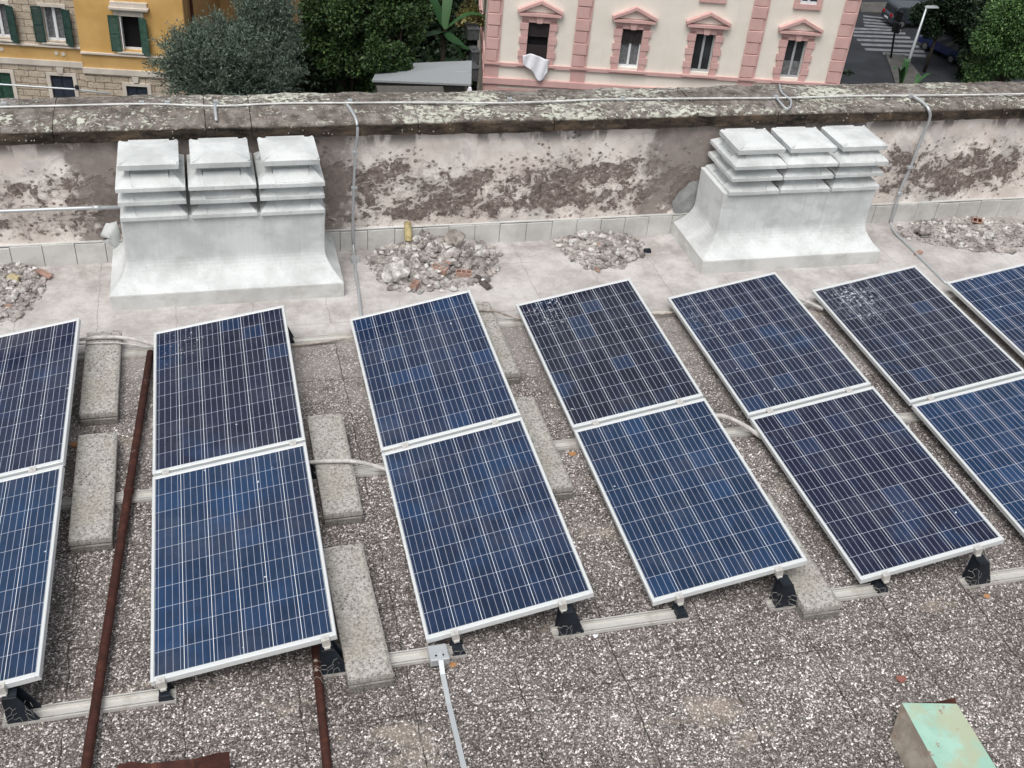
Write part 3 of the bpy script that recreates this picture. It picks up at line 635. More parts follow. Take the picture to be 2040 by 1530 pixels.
for i in range(6):
    for (x, sd_) in ((.085 if i == 1 else .168, 'left'), (.91 if i == 1 else .805, 'right')):
        if i == 0 and sd_ == 'left' or i == 5 and sd_ == 'right': continue
        o = mc if first else copy_tree(mc); first = False
        o.matrix_world = rowM(i) @ Matrix.Translation((x, 0, 0))
        tag(o, f'small clamp in the gap of {cl_lab[i]}, {sd_} end', 'clamp', 'clamps between panels')
    if i < 5:
        for (x, sd_) in ((.055 if i == 1 else .165, 'left'), (.93 if i == 1 else .80, 'right')):
            if i == 0 and sd_ == 'left': continue
            o = ec if firste else copy_tree(ec); firste = False
            o.matrix_world = rowM(i) @ Matrix.Translation((x, -GAP / 2 - PL, 0))
            tag(o, f'end clamp at the near {sd_} corner of {cl_lab[i]}', 'clamp', 'clamps on the near panel edges')

# rails and plastic feet
def mk_rail(L_):
    b = MB(); h = .026
    b.box(0, L_, -.046, .046, .003, .012)
    for y0, y1 in ((-.046, -.0385), (-.0295, -.0235), (.0235, .0295), (.0385, .046)): b.box(0, L_, y0, y1, .012, h)
    b.box(.16, .168, -.012, .012, .0122, .016)
    return b
RYS = [[-1.72, -1.70, -1.668, -1.695, -1.74, -1.76], [-.102, -.077, -.017, -.068, -.098, -.10], [1.528, 1.534, 1.575, 1.572, 1.55, 1.53]]; rz = ['near', 'middle', 'far']
gapnames = {0: 'under the sloping rusty pipe', 1: 'between the second and third pair of panels', 2: 'between the third and fourth pair of panels', 3: 'between the fourth and fifth pair of panels', 4: 'between the fifth and sixth pair of panels', 5: 'right of the panel splashed with droppings'}
for i in range(6):
    xa_, xb_ = XS[i] + (.86 if i == 1 else .75), XS[i + 1] + (.12 if i == 0 else .22)
    for j in range(3):
        if i == 5 and j < 2: continue
        o = mk_rail(xb_ - xa_).build('base_rail', M['alu']); o.location = (xa_, RYS[j][i], 0)
        tag(o, f'flat channelled aluminium base rail, {rz[j]} one {gapnames[i]}', 'rail', 'base rails joining the panel rows')
def foot(h, wb, wt, name):
    """two plastic cheeks, one side upright and one leaning, joined by a web"""
    f_ = empty(name)
    for s in (-1, 1):
        pts = [(0, 0), (wb, 0), (wb, h * .12), (wt, h), (.004, h)]
        MB().prism(pts, 'y', s * .040 - .005, s * .040 + .005).build('cheek', M['foot'], f_, bevel=.003, seg=1)
    b = MB(); b.prism([(.012, 0.004), (.020, .004), (.022, h - .01), (.012, h - .01)], 'y', -.034, .034)
    b.box(.006, wt - .002, -.034, .034, h - .012, h - .003); b.build('web', M['foot'], f_)
    return f_
tf = foot(.235, .155, .075, 'tall_foot'); sf = foot(.070, .085, .065, 'short_foot'); ft = fs_ = True
for i in range(6):
    for j in range(3):
        o = tf if ft else copy_tree(tf); ft = False
        o.location = (XS[i] + (.885 if i == 1 else .775), RYS[j][i], .012)
        if i != 1: o.scale = (1, 1, .90)
        tag(o, f'tall black foot, {rz[j]} one, under {cl_lab[i]}', 'foot', 'tall feet under the panels')
        if i > 0:
            o = sf if fs_ else copy_tree(sf); fs_ = False
            o.location = (XS[i] + (.03 if i == 1 else .135), RYS[j][i - 1], .012)
            if i == 1: o.scale = (1, 1, .8)
            tag(o, f'short black foot, {rz[j]} one, under {cl_lab[i]}', 'foot', 'short feet under the panels')

# concrete ballast blocks
def mk_block(L_=1.02, W_=.25):
    b = MB(); c = .022
    b.prism([(0, .058), (W_, .058), (W_, .09), (W_ - c, .104), (0, .104)], 'y', 0, L_)
    b.box(.004, W_ - .003, -.006, L_ - .01, 0, .050)
    b.box(.018, W_ - .016, .016, L_ - .02, .0495, .0585)
    return b
blocks = [(-1.975, .70, 'concrete block crossed by two cables, left of the rusty pipe'), (-1.97, -.545, 'concrete block between the leftmost panels and the middle of the rusty pipe'),
          (-.452, -.557, 'concrete block with a corrugated conduit lying across it'), (-.468, -1.868, 'concrete block nearest the camera, touching the bright blue panel'),
          (.935, .762, 'concrete block with a bent conduit lying across its far end'), (.965, -.553, 'concrete block half hidden beside the near edge of the two blue panels in the middle'),
          (2.245, -.53, 'concrete block mostly hidden under the almost black panel'), (2.285, -1.845, 'concrete block with its near end showing at the right, by a tall black foot'),
          (.035, -.62, 'concrete block hidden under the third pair of panels')]
b0 = None
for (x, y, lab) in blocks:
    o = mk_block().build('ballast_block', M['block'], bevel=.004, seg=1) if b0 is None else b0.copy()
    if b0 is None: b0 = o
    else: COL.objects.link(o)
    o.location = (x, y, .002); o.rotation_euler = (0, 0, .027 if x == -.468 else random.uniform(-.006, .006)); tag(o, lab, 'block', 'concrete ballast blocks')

# hexagonal wire netting hooked on feet
def netting(o_, ux, uz, nx, nz, s, drop):
    b = MB(); o_ = Vector(o_); ux = Vector(ux); uz = Vector(uz)
    for i in range(nx):
        for j in range(nz):
            cx_, cz_ = i * 1.5 * s, (j + .5 * (i % 2)) * 1.732 * s
            for k in range(3):
                a, a2 = math.pi / 3 * k, math.pi / 3 * (k + 1)
                def W3(aa):
                    u, v = cx_ + s * math.cos(aa), cz_ + s * math.sin(aa)
                    return o_ + ux * u + uz * v + Vector((0, -.02 * math.sin(u * 40) - .01 * math.cos(v * 60), 0))
                if random.random() < .85: b.tube([W3(a), W3(a2)], .0011, 4, False)
    return b
nets = [((-2.24, -1.80, .03), 6, 4, 'black foot at the left edge'), ((-.62, -1.79, .05), 4, 3, 'tall foot under the bright blue panel'), ((.12, -1.78, .03), 4, 2, 'junction box'),
        ((.76, -1.74, .03), 5, 3, 'tall foot right of the junction box'), ((2.08, -1.77, .03), 6, 4, 'tall foot beside the nearest right concrete block'), ((2.84, -1.76, .02), 4, 2, 'short foot right of the nearest right concrete block'), ((3.46, -1.81, .03), 6, 4, 'tall foot at the right edge')]
for (o_, nx, nz, lab) in nets:
    tag(netting(o_, (1, 0, 0), (0, .25, .95), nx, nz, .022, 0).build('wire_netting', M['wire']), 'scrap of hexagonal wire netting on the ' + lab, 'wire', 'scraps of wire netting')

# rusty pipes
def tubeobj(name, pts, r, mat, n=12, smooth=6, rings=None):
    b = MB(); b.tube(smoothpath(pts, smooth), r, n); return b.build(name, mat, None, smooth=True)
rp = empty('rusty_pipe'); tag(rp, 'long brown rusty pipe lying over the rails left of the panels', 'pipe')
b = MB(); b.tube([(-1.515, 1.45, .062), (-1.632, -.02, .062), (-1.80, -2.2, .060), (-1.86, -2.9, .058)], .027, 14); b.build('tube', M['rust'], rp, smooth=True)
b = MB(); b.tube([(-1.634, -.075, .062), (-1.638, -.105, .062)], .032, 14); b.tube([(-1.655, -.33, .062), (-1.657, -.35, .062)], .0285, 14); b.build('coupling', M['rust'], rp, smooth=True)
o = tubeobj('rusty_pipe', [(-.58, -.6, .055), (-.60, -1.2, .045), (-.618, -1.75, .03), (-.634, -2.3, .028), (-.65, -2.9, .028)], .024, M['rust'])
tag(o, 'brown rusty pipe coming out from under the bright blue panel', 'pipe')

# cables and conduits
def ribbed(name, pts, r, mat, lab):
    sp = smoothpath(pts, 14); rr = []
    L_ = 0; path = [sp[0]]
    for a, c in zip(sp[:-1], sp[1:]):
        d = (c - a).length; k = max(1, int(d / .0045))
        for q in range(1, k + 1): path.append(a.lerp(c, q / k))
    rr = [r * (1 + .07 * (1 if (i // 1) % 2 else -1)) for i in range(len(path))]
    b = MB(); b.tube(path, rr, 9); return tag(b.build(name, mat, None, smooth=False), lab, 'conduit')
ribbed('corrugated_conduit', [P(150, 678, z=.12), P(200, 672, z=.13), P(255, 674, z=.13), P(312, 688, z=.09)], .013, M['conduit'], 'grey corrugated conduit crossing the block left of the rusty pipe')
ribbed('corrugated_conduit', [P(600, 922, z=.13), P(650, 919, z=.13), P(700, 919, z=.13), P(735, 925, z=.10), P(775, 938, z=.06)], .0135, M['conduit'], 'white corrugated conduit lying on a concrete block between two panel pairs')
ribbed('corrugated_conduit', [P(1408, 830, z=.14), P(1440, 829, z=.14), P(1480, 846, z=.10), P(1518, 872, z=.06)], .016, M['conduit'], 'pale thick conduit arching beside the dark purple panel')
ribbed('corrugated_conduit', [P(1575, 590, z=.08), P(1600, 598, z=.08), P(1640, 616, z=.05)], .016, M['conduit'], 'pale conduit short piece in front of the right chimney')
def cab(name, pts, r, mat, lab, cat='cable'): return tag(tubeobj(name, pts, r, mat, 8), lab, cat)
cab('power_cable', [P(150, 686, z=.11), P(230, 683, z=.12), P(305, 693, z=.07)], .006, M['conduit'], 'thin white cable below the corrugated conduit at the left')
cab('power_cable', [P(575, 688, z=.03), P(630, 683, z=.03), P(720, 670, z=.03)], .009, M['condbrown'], 'old cable lying along the far rail behind the left block')
cab('bent_conduit', [P(935, 618, z=.125), P(984, 619, z=.125), P(1010, 628, z=.08), P(1050, 638, z=.04)], .010, M['condbrown'], 'smooth brownish conduit with an elbow over a concrete block', 'conduit')
cab('power_cable', [P(1290, 625, z=.04), P(1320, 625, z=.04), P(1360, 620, z=.05)], .009, M['condbrown'], 'short piece of cable on the far rail left of the dusty panel')
# galvanised flat conduit: coping -> wall -> floor
def flat(name, pts, wdt, th, mat, lab, side):
    pts = smoothpath(pts, 5); b = MB(); side = Vector(side); vs = []
    for i, p in enumerate(pts):
        t = (pts[min(i + 1, len(pts) - 1)] - pts[max(i - 1, 0)]).normalized(); s = t.cross(Vector((0, -.6, .8))).normalized(); n_ = s.cross(t).normalized()
        vs += [p - s * wdt / 2, p + s * wdt / 2, p + s * wdt / 2 + n_ * th, p - s * wdt / 2 + n_ * th]
    fs = [(4 * i + j, 4 * i + (j + 1) % 4, 4 * i + 4 + (j + 1) % 4, 4 * i + 4 + j) for i in range(len(pts) - 1) for j in range(4)] + [(3, 2, 1, 0), tuple(4 * (len(pts) - 1) + j for j in range(4))]
    b.add(vs, fs); return b.build(name, mat)
dn = empty('down_conduit'); tag(dn, 'thin galvanised conduit running down the wall right of the left chimney and over the floor', 'conduit')
o = tubeobj('tube', [(.185, 3.15, 1.277), (.215, 3.0, 1.262), (.232, 2.885, 1.225), (.234, 2.872, 1.12), (.222, 2.90, 1.0), (.205, 2.905, .6), (.196, 2.90, .25), (.198, 2.88, .05), (.175, 2.6, .018), (.15, 2.2, .016), (.118, 1.82, .016), (.10, 1.6, .016)], .0125, M['galv'], 8); o.parent = dn
b = MB()
for z in (.95, .62): b.box(.185, .235, 2.885, 2.915, z, z + .02)
b.box(.155, .225, 2.70, 2.76, .0, .045); b.build('bracket', M['galv'], dn)
dn = empty('curved_conduit'); tag(dn, 'galvanised conduit curving down the wall right of the right chimney', 'conduit')
o = tubeobj('tube', [P(1818, 190, z=1.285), P(1838, 204, z=1.262), P(1850, 218, y=2.872), P(1852, 236, y=2.87), P(1838, 270, y=2.90), P(1815, 330, y=2.905), P(1795, 375, y=2.905), P(1780, 425, y=2.90), P(1774, 445, y=2.90), P(1782, 462, z=.016), P(1802, 482, z=.014), P(1822, 502, z=.012), P(1850, 530, z=.011), P(1885, 565, z=.01)], .014, M['galv'], 8); o.parent = dn
b = MB()
for (px, py) in ((1812, 333), (1792, 385)): q = P(px, py, y=2.9); b.box(q.x - .03, q.x + .03, 2.88, 2.915, q.z - .01, q.z + .012)
b.build('bracket', M['galv'], dn)
dn = empty('wall_pipe'); tag(dn, 'grey horizontal pipe on the wall running into the left chimney', 'pipe')
MB().tube([(-6, 2.90, .545), (-2.6, 2.90, .541), (-2.0, 2.90, .540), (-1.66, 2.895, .537)], .016, 10).build('tube', M['galv'], dn, smooth=True)
MB().tube([(-1.93, 2.90, .5395), (-1.86, 2.90, .539)], .021, 10).build('sleeve', M['galv'], dn, smooth=True)
rope = empty('coping_cable'); tag(rope, 'long thin white cable running along the top of the coping', 'cable')
pts = [(-6.5, 3.24, 1.275)] + [P(px, py, z=1.28) for px, py in [(5, 213), (180, 209), (300, 207), (430, 211), (560, 206), (697, 205), (850, 204), (1000, 205), (1100, 202), (1200, 198), (1400, 196), (1560, 195), (1700, 191), (1820, 190), (2040, 187)]] + [(11.5, 3.1, 1.28)]
o = tubeobj('tube', pts, .0085, M['whitecab'], 7); o.parent = rope
b = MB()
for px in (8, 282, 430, 333, 697, 1015, 1240, 1545, 1815):
    q = P(px, 208 - px * .0095, z=1.28); b.box(q.x - .02, q.x + .02, q.y - .02, q.y + .015, 1.262, 1.296)
b.build('clip', M['galv'], rope)
tag(cab('cable_stub', [P(428, 208, z=1.285), P(429, 222, z=1.275), P(431, 240, z=1.25)], .013, M['galv'], 'x'), 'short galvanised stub hanging from the coping cable above the left chimney', 'conduit')
cab('cable_loop', [P(1553, 168, z=1.29), P(1556, 182, z=1.29), P(1566, 192, z=1.29), P(1576, 200, z=1.28), P(1574, 213, z=1.27), P(1566, 216, z=1.265), P(1556, 206, z=1.28), P(1546, 194, z=1.285)], .009, M['galv'], 'twisted loop of stiff conduit sitting on the coping above the right chimney')
pr = empty('rod'); tag(pr, 'thin grey rod with a knob, low behind the coping at the far left', 'rod')
MB().tube([(-4, 3.62, .98), P(0, 168, y=3.62), P(150, 178, y=3.62), P(220, 187, y=3.60)], .008, 8).build('tube', M['galv'], pr, smooth=True)
q = P(153, 174, y=3.6); MB().rock(q, .022, .02, .026).build('knob', M['post'], pr)
# flat strip and junction box
jb = empty('junction_box', (0.055, -1.745, 0)); tag(jb, 'small galvanised box at the near corner of the middle panels with a strip leaving it', 'junction box')
b = MB(); b.box(-.055, .055, -.05, .06, .02, .075); b.build('box', M['galv'], jb, bevel=.006)
[MB().tube([(sx * .02, -.02, .07), (sx * .02, -.02, .079)], .006, 8).build('screw', M['post'], jb) for sx in (-1, 1)]
fs1 = MB(); A = Vector((.072, -1.835, .078)); 
pts = [(.058, -1.745, .077), (.056, -1.80, .07), (.054, -1.87, .035), (.052, -2.05, .012), (.05, -2.47, .008), (.055, -3.0, .006)]
vs = []
for p in pts: vs += [(p[0] - .014, p[1], p[2]), (p[0] + .014, p[1], p[2]), (p[0] + .014, p[1], p[2] + .006), (p[0] - .014, p[1], p[2] + .006)]
fs1.add(vs, [(4 * i + j, 4 * i + (j + 1) % 4, 4 * i + 4 + (j + 1) % 4, 4 * i + 4 + j) for i in range(5) for j in range(4)] + [(3, 2, 1, 0), (20, 21, 22, 23)])
tag(fs1.build('earthing_strip', M['galv']), 'flat galvanised strip running from the junction box towards the camera', 'strip')

# ------------------------------------------------------------------ rubble
def pile(pts_px, h, n, smax, lab, seed, peak=None):
    random.seed(seed)
    poly = [P(px, py, z=0) for px, py in pts_px]
    c = sum((p for p in poly), Vector()) / len(poly)
    if peak: c = P(*peak, z=0)
    # radial height field
    b = MB(); K, Rn = 46, 9; vs = [(c.x, c.y, h)]
    def rad(a):
        d = Vector((math.cos(a), math.sin(a), 0)); best = .3
        for i in range(len(poly)):
            p, q = poly[i], poly[(i + 1) % len(poly)]; e = q - p; den = d.x * e.y - d.y * e.x
            if abs(den) < 1e-9: continue
            w_ = p - c; t = (w_.x * e.y - w_.y * e.x) / den; u = (w_.x * d.y - w_.y * d.x) / den
            if t > 0 and -1e-6 <= u <= 1 + 1e-6: best = t
        return best
    for r in range(1, Rn + 1):
        for k in range(K):
            a = 2 * math.pi * k / K; R0 = rad(a) * r / Rn * (1 + .08 * math.sin(5 * a + r))
            z = h * (1 - r / Rn) ** 1.15 * (1 + .35 * math.sin(7 * a + r * 1.3)) + random.uniform(-.008, .008) * (r < Rn) - (.006 if r == Rn else 0)
            yy = min(c.y + math.sin(a) * R0, 2.925)
            vs.append((c.x + math.cos(a) * R0, yy, z))
    fs = [(0, 1 + k, 1 + (k + 1) % K) for k in range(K)]
    for r in range(Rn - 1):
        for k in range(K): a0 = 1 + r * K; fs.append((a0 + k, a0 + K + k, a0 + K + (k + 1) % K, a0 + (k + 1) % K))
    root = b.add(vs, fs).build('rubble_pile', M['dust'], smooth=True)
    tag(root, lab, 'rubble', None, 'stuff')
    s = MB(); s2 = MB()
    for _ in range(n):
        a = random.random() * 2 * math.pi; t = random.random() ** .62 * 1.06; R0 = rad(a) * t
        z = h * max(0, 1 - t) ** 1.15
        sz = smax * random.random() ** 4 + .0055
        xx, yy = c.x + math.cos(a) * R0, min(c.y + math.sin(a) * R0, 2.91)
        (s if random.random() < .72 else s2).rock((xx, yy, z + sz * .28), sz * random.uniform(.7, 1.25), sz * random.uniform(.6, 1), sz * random.uniform(.4, .8))
    s.build('stones', M['rubble'], root)['kind'] = 'stuff'
    s2.build('pale_stones', M['lump'], root)['kind'] = 'stuff'
pile([(-60, 500), (30, 512), (95, 545), (80, 590), (30, 640), (-80, 660)], .08, 1100, .036, 'low heap of grey rubble at the left edge', 21)
pile([(735, 520), (790, 470), (860, 452), (930, 470), (990, 505), (985, 540), (960, 560), (900, 575), (820, 580), (765, 570)], .12, 3000, .042, 'large heap of broken mortar, stones and bricks between the two chimneys', 22, (860, 500))
pile([(1108, 478), (1150, 455), (1220, 455), (1265, 475), (1290, 500), (1240, 535), (1170, 535), (1130, 510)], .10, 1500, .036, 'round heap of broken mortar just left of the right chimney', 23)
pile([(1785, 455), (1850, 438), (1940, 436), (2080, 450), (2100, 490), (1995, 505), (1880, 490), (1800, 475)], .05, 1900, .036, 'spread heap of rubble right of the curved conduit', 24)
random.seed(31)
def bigrock(px, py, z, s, mat, lab, n=5, jag=.3):
    q = P(px, py, z=z); import bmesh
    me = bpy.data.meshes.new('rock'); bm = bmesh.new(); bmesh.ops.create_icosphere(bm, subdivisions=3, radius=.5)
    sd1 = random.random() * 50
    from mathutils import noise as mn
    for v in bm.verts:
        d = v.co.normalized(); k = 1 + jag * mn.noise(d * 1.6 + Vector((sd1,) * 3)) * 1.5 + .16 * mn.noise(d * 5 + Vector((sd1,) * 3))
        v.co = Vector((v.co.x * s[0], v.co.y * s[1], v.co.z * s[2])) * k
        v.co.z = max(v.co.z, -s[2] * .38)
    bm.to_mesh(me); bm.free(); me.materials.append(mat)
    o = bpy.data.objects.new('mortar_chunk', me); COL.objects.link(o); o.location = (q.x, q.y, z + s[2] * .2); o.rotation_euler = (0, 0, random.random() * 6)
    return tag(o, lab, 'stone')
bigrock(790, 553, .02, (.24, .24, .19), M['lump'], 'large pale mortar chunk at the front of the big heap')
bigrock(905, 486, .08, (.22, .17, .17), M['lumpdark'], 'large brown layered stone on the big heap')
bigrock(846, 462, .11, (.20, .15, .16), M['lumpdark'], 'grey chunk leaning on the wall behind the big heap')
bigrock(935, 532, .03, (.14, .10, .10), M['rubble'], 'rounded grey stone low on the right side of the big heap')
bigrock(830, 478, .13, (.085, .07, .06), M['cloth'] if False else M['lump'], 'white chip near the top of the big heap')
bigrock(1968, 472, .03, (.13, .10, .07), M['lump'], 'white lump of mortar on the right heap')
bigrock(1838, 462, .05, (.15, .11, .10), M['rubble'], 'rounded stone on the left end of the right heap')
bigrock(1158, 470, .07, (.12, .09, .08), M['lump'], 'pale stone on top of the round heap')
bigrock(28, 556, .07, (.10, .08, .06), simple('yellowish_stone', (.42, .36, .22), .9, var=.2), 'yellowish stone on the heap at the left edge')
bigrock(22, 598, .03, (.09, .07, .05), M['lump'], 'white stone in front of the heap at the left edge')
def brickpiece(px, py, z, L_, rot, tilt, lab, holes=3):
    q = P(px, py, z=z); r = empty('hollow_brick', q, 0); r.rotation_euler = (tilt[0], tilt[1], rot)
    W_, H_ = .055, .06; b = MB(); t = .009
    b.box(0, L_, -W_ / 2, W_ / 2, -H_ / 2, -H_ / 2 + t)
    b.box(0, L_, -W_ / 2, -W_ / 2 + t, -H_ / 2 + t, H_ / 2); b.box(0, L_, W_ / 2 - t, W_ / 2, -H_ / 2 + t, H_ / 2)
    for k in range(holes + 1):
        x = (L_ - t) * k / holes; b.box(x, x + t, -W_ / 2 + t, W_ / 2 - t, -H_ / 2 + t, H_ / 2)
    b.build('shell', M['terracotta'], r)
    MB().box(.002, L_ - .002, -W_ / 2 + .002, W_ / 2 - .002, -H_ / 2 + t, -H_ / 2 + t + .012).build('hollow_floor', M['tcdark'], r)
    return tag(r, lab, 'brick', 'broken hollow bricks')
brickpiece(862, 532, .05, .145, -.75, (.1, 0, 0), 'three celled hollow brick piece in the middle of the big heap')
brickpiece(908, 545, .035, .14, -.25, (.1, 0, 0), 'three celled hollow brick piece at the right foot of the big heap')
brickpiece(823, 573, .03, .085, 1.0, (0, 0, 0), 'two celled hollow brick piece beside the large pale chunk', 2)
brickpiece(1936, 438, .07, .10, -.5, (.9, 0, 0), 'red hollow brick piece on the right heap', 2)
def chip(px, py, z, L_, W_, rot, mat, lab, cat='brick'):
    q = P(px, py, z=z); b = MB(); b.prism([(-L_ / 2, -W_ / 2), (L_ / 2, -W_ * .3), (L_ * .46, W_ / 2), (-L_ * .3, W_ * .45)], 'z', -.008, .012)
    o = b.build('brick_chip', mat); o.location = q; o.rotation_euler = (random.uniform(-.4, .4), random.uniform(-.3, .3), rot); return tag(o, lab, cat)
chip(885, 521, .06, .16, .03, -.9, M['terracotta'], 'thin terracotta strip on the big heap')
chip(88, 545, .04, .13, .06, -.7, M['terracotta'], 'orange brick shard on the heap at the left edge')
chip(28, 580, .03, .06, .06, 1.2, M['terracotta'], 'small brick bit on the heap at the left edge')
chip(1190, 485, .08, .09, .04, -1.1, M['terracotta'], 'brick shard on the round heap')
chip(1190, 537, .015, .08, .03, 1.5, M['terracotta'], 'brick shard lying in front of the round heap')
chip(1828, 504, .012, .10, .05, .1, M['terracotta'], 'flat brick shard near the curved conduit')
chip(15, 612, .012, .06, .05, .1, M['terracotta'], 'pale brick bit lowest at the left edge')
# broken yellow pipe
q0, q1 = P(812, 443, z=.26), P(814, 478, z=.10)
yp = simple('yellow_pipe', (.50, .42, .22), .8, var=.3, sc=25)
b = MB(); b.tube([q0, q0.lerp(q1, .5), q1], [.030, .034, .036], 12, False); b.tube([q0, q0.lerp(q1, .5), q1 + Vector((0, 0, .001))], [.024, .026, .026], 12, False)
tag(b.build('pipe_stub', yp, smooth=True), 'broken yellowish pipe stub leaning on the wall at the big heap', 'pipe')
MB_ = MB(); q = P(1290, 497, z=.03); MB_.frustum((q.x - .035, q.x + .035, q.y - .02, q.y + .02), 0, (q.x - .03, q.x + .03, q.y - .018, q.y + .018), .035); MB_.box(q.x - .012, q.x + .012, q.y - .019, q.y - .012, .035, .042)
tag(MB_.build('plastic_cap', M['foot'], bevel=.004), 'small black plastic cap beside the round heap', 'cap')
# folded dark metal scrap with a wire tail
sc_ = empty('metal_scrap'); tag(sc_, 'folded dark metal piece with a wire tail lying right of the big heap', 'metal scrap')
a, c_ = P(948, 552, z=.03), P(977, 575, z=.015); d = (c_ - a).normalized(); s = Vector((-d.y, d.x, 0))
b = MB(); vs = [a - s * .02, a + Vector((0, 0, .03)), a + s * .05, c_ - s * .035, c_ + Vector((0, 0, .035)), c_ + s * .035]
b.add(vs + [v - Vector((0, 0, .004)) for v in vs], [(0, 1, 4, 3), (1, 2, 5, 4), (6, 9, 10, 7), (7, 10, 11, 8), (0, 3, 9, 6), (2, 8, 11, 5), (3, 4, 5, 11, 10, 9), (0, 6, 7, 8, 2, 1)])
b.build('folded_plate', simple('brown_metal', (.085, .07, .062), .6, var=.3, sc=20), sc_)
MB().tube([P(925, 540, z=.04), P(936, 545, z=.03), a], .004, 6).build('wire_tail', M['post'], sc_)
q = P(962, 557, z=.05); MB().rock(q, .022, .02, .012).build('pebble', M['cloth'], sc_)
# small things on the floor
def disc(px, py, r, mat, lab, name, cat, th=.012):
    q = P(px, py, z=0); b = MB(); n = 14; vs = []
    for z in (0.0015, th):
        for k in range(n): a = 2 * math.pi * k / n; rr = r * (1 + .18 * math.sin(3 * a + 1) + random.uniform(-.06, .06)); vs.append((q.x + rr * math.cos(a), q.y + rr * .8 * math.sin(a), z))
    b.add(vs, [tuple(range(n))[::-1], tuple(range(n, 2 * n))] + [(k, (k + 1) % n, n + (k + 1) % n, n + k) for k in range(n)])
    return tag(b.build(name, mat, bevel=.002, seg=1), lab, cat)
redc = simple('red_shard', (.27, .11, .085), .8)
disc(1795, 1354, .030, redc, 'round reddish shard lying on the near floor at the right', 'tile_shard', 'shard')
leafm = simple('dry_leaf', (.42, .22, .10), .8)
disc(1966, 1188, .022, leafm, 'curled dry orange leaf on the floor near the right edge', 'dry_leaf', 'leaf', .006)
disc(1140, 905, .028, leafm, 'dry brown leaf by the middle rail left of the fourth pair of panels', 'dry_leaf', 'leaf', .008)
disc(902, 1325, .022, leafm, 'dry leaf right beside the junction box', 'dry_leaf', 'leaf', .008)
disc(1186, 1268, .016, M['cloth'], 'small white chip just in front of the near rail', 'white_chip', 'shard', .008)
disc(935, 1377, .012, M['cloth'], 'small white speck of plaster near the galvanised strip', 'plaster_bit', 'shard', .005)
disc(150, 888, .03, leafm, 'orange shard tucked beside the far end of a block at the left', 'tile_shard', 'shard', .02)

# mint-painted sheet duct, lower right
md = empty('sheet_metal_duct'); tag(md, 'rusty metal duct with flaking mint green paint in the lower right corner', 'metal duct')
zt = .20
A_, B_ = P(1797, 1400, z=zt), P(1906, 1402, z=zt); C_, D_ = P(1985, 1530, z=zt), P(1868, 1530, z=zt)
ext = (C_ - B_) * .8; C2, D2 = C_ + ext, D_ + (D_ - A_) * .8
n_ = Vector((-.004, 0, 0))
low = lambda v, dx=-.035, dz=0: Vector((v.x + dx, v.y, .0 + dz))
b = MB(); b.add([A_, B_, C2, D2, A_ - Vector((0, 0, .006)), B_ - Vector((0, 0, .006)), C2 - Vector((0, 0, .006)), D2 - Vector((0, 0, .006))], [(0, 3, 2, 1), (4, 5, 6, 7), (0, 1, 5, 4), (1, 2, 6, 5), (2, 3, 7, 6), (3, 0, 4, 7)]); b.build('top_sheet', M['mint'], md)
b = MB(); Al, Dl = P(1773, 1470, z=.002), P(1800, 1545, z=.002); Dl = Al + (D2 - A_) * 1.0
A0, D0 = A_ - Vector((.001, 0, .002)), D2 - Vector((.001, 0, .002))
b.add([A0, D0, Dl, Al, A0 + Vector((.01, 0, 0)), D0 + Vector((.01, 0, 0)), Dl + Vector((.01, 0, 0)), Al + Vector((.01, 0, 0))], [(0, 3, 2, 1), (4, 5, 6, 7), (0, 1, 5, 4), (2, 3, 7, 6), (1, 2, 6, 5), (3, 0, 4, 7)]); b.build('side_sheet', M['zinc'], md)
b = MB(); Bl = Vector((B_.x + .03, B_.y, .0)); b.add([A_ + Vector((0, .002, -.003)), B_ + Vector((0, .002, -.003)), Bl, Al + Vector((0, .002, 0))], [(0, 3, 2, 1)]); b.add([B_ + Vector((.001, 0, -.003)), C2 + Vector((.001, 0, -.003)), Vector((C2.x + .03, C2.y, 0)), Bl], [(0, 3, 2, 1)]); b.build('back_sheet', M['zinc'], md)
b = MB(); b.add([A_, B_, B_ + Vector((-.01, .02, .03)), A_ + (B_ - A_) * .6 + Vector((0, .005, .006))], [(0, 1, 2, 3)]); b.build('bent_flange', M['rust'], md)
# rusty sheet, lower left
rs = MB(); L = [P(*q, z=.16) for q in ((232, 1524), (262, 1517), (300, 1521), (345, 1515), (385, 1512), (430, 1500), (457, 1497))]; Lb = [P(*q, z=.10) for q in ((240, 1600), (270, 1600), (300, 1600), (345, 1600), (385, 1600), (430, 1600), (462, 1590))]
n = len(L); top = L + Lb; rs.add(top + [v - Vector((0, 0, .006)) for v in top], [tuple(range(n)) + tuple(range(2 * n - 1, n - 1, -1)), (tuple(2 * n + k for k in range(n)) + tuple(range(4 * n - 1, 3 * n - 1, -1)))[::-1]] + [(k, 2 * n + k, 2 * n + k + 1, k + 1) for k in range(n - 1)] + [(n - 1, 3 * n - 1, 4 * n - 1, 2 * n - 1), (0, n, 3 * n, 2 * n)])
q = P(457, 1497, z=.16); q2 = P(420, 1540, z=.10)
rs.add([L[-1] + Vector((0, 0, .002)), P(385, 1514, z=.165), P(395, 1560, z=.2), Lb[-1] + Vector((0, 0, .06))], [(0, 1, 2, 3)])
tag(rs.build('rusty_sheet', M['rust']), 'ragged folded sheet of brown rusty iron at the bottom left', 'metal sheet')

# ------------------------------------------------------------------ buildings across the garden
FA = R_(-11.8)
def facade(name, ox, oy, label):
    e = empty(name, (ox, oy, 0), FA); tag(e, label, 'building'); return e
def wbox(b, x0, x1, z0, z1, y0, y1): b.box(x0, x1, y0, y1, z0, z1); return b

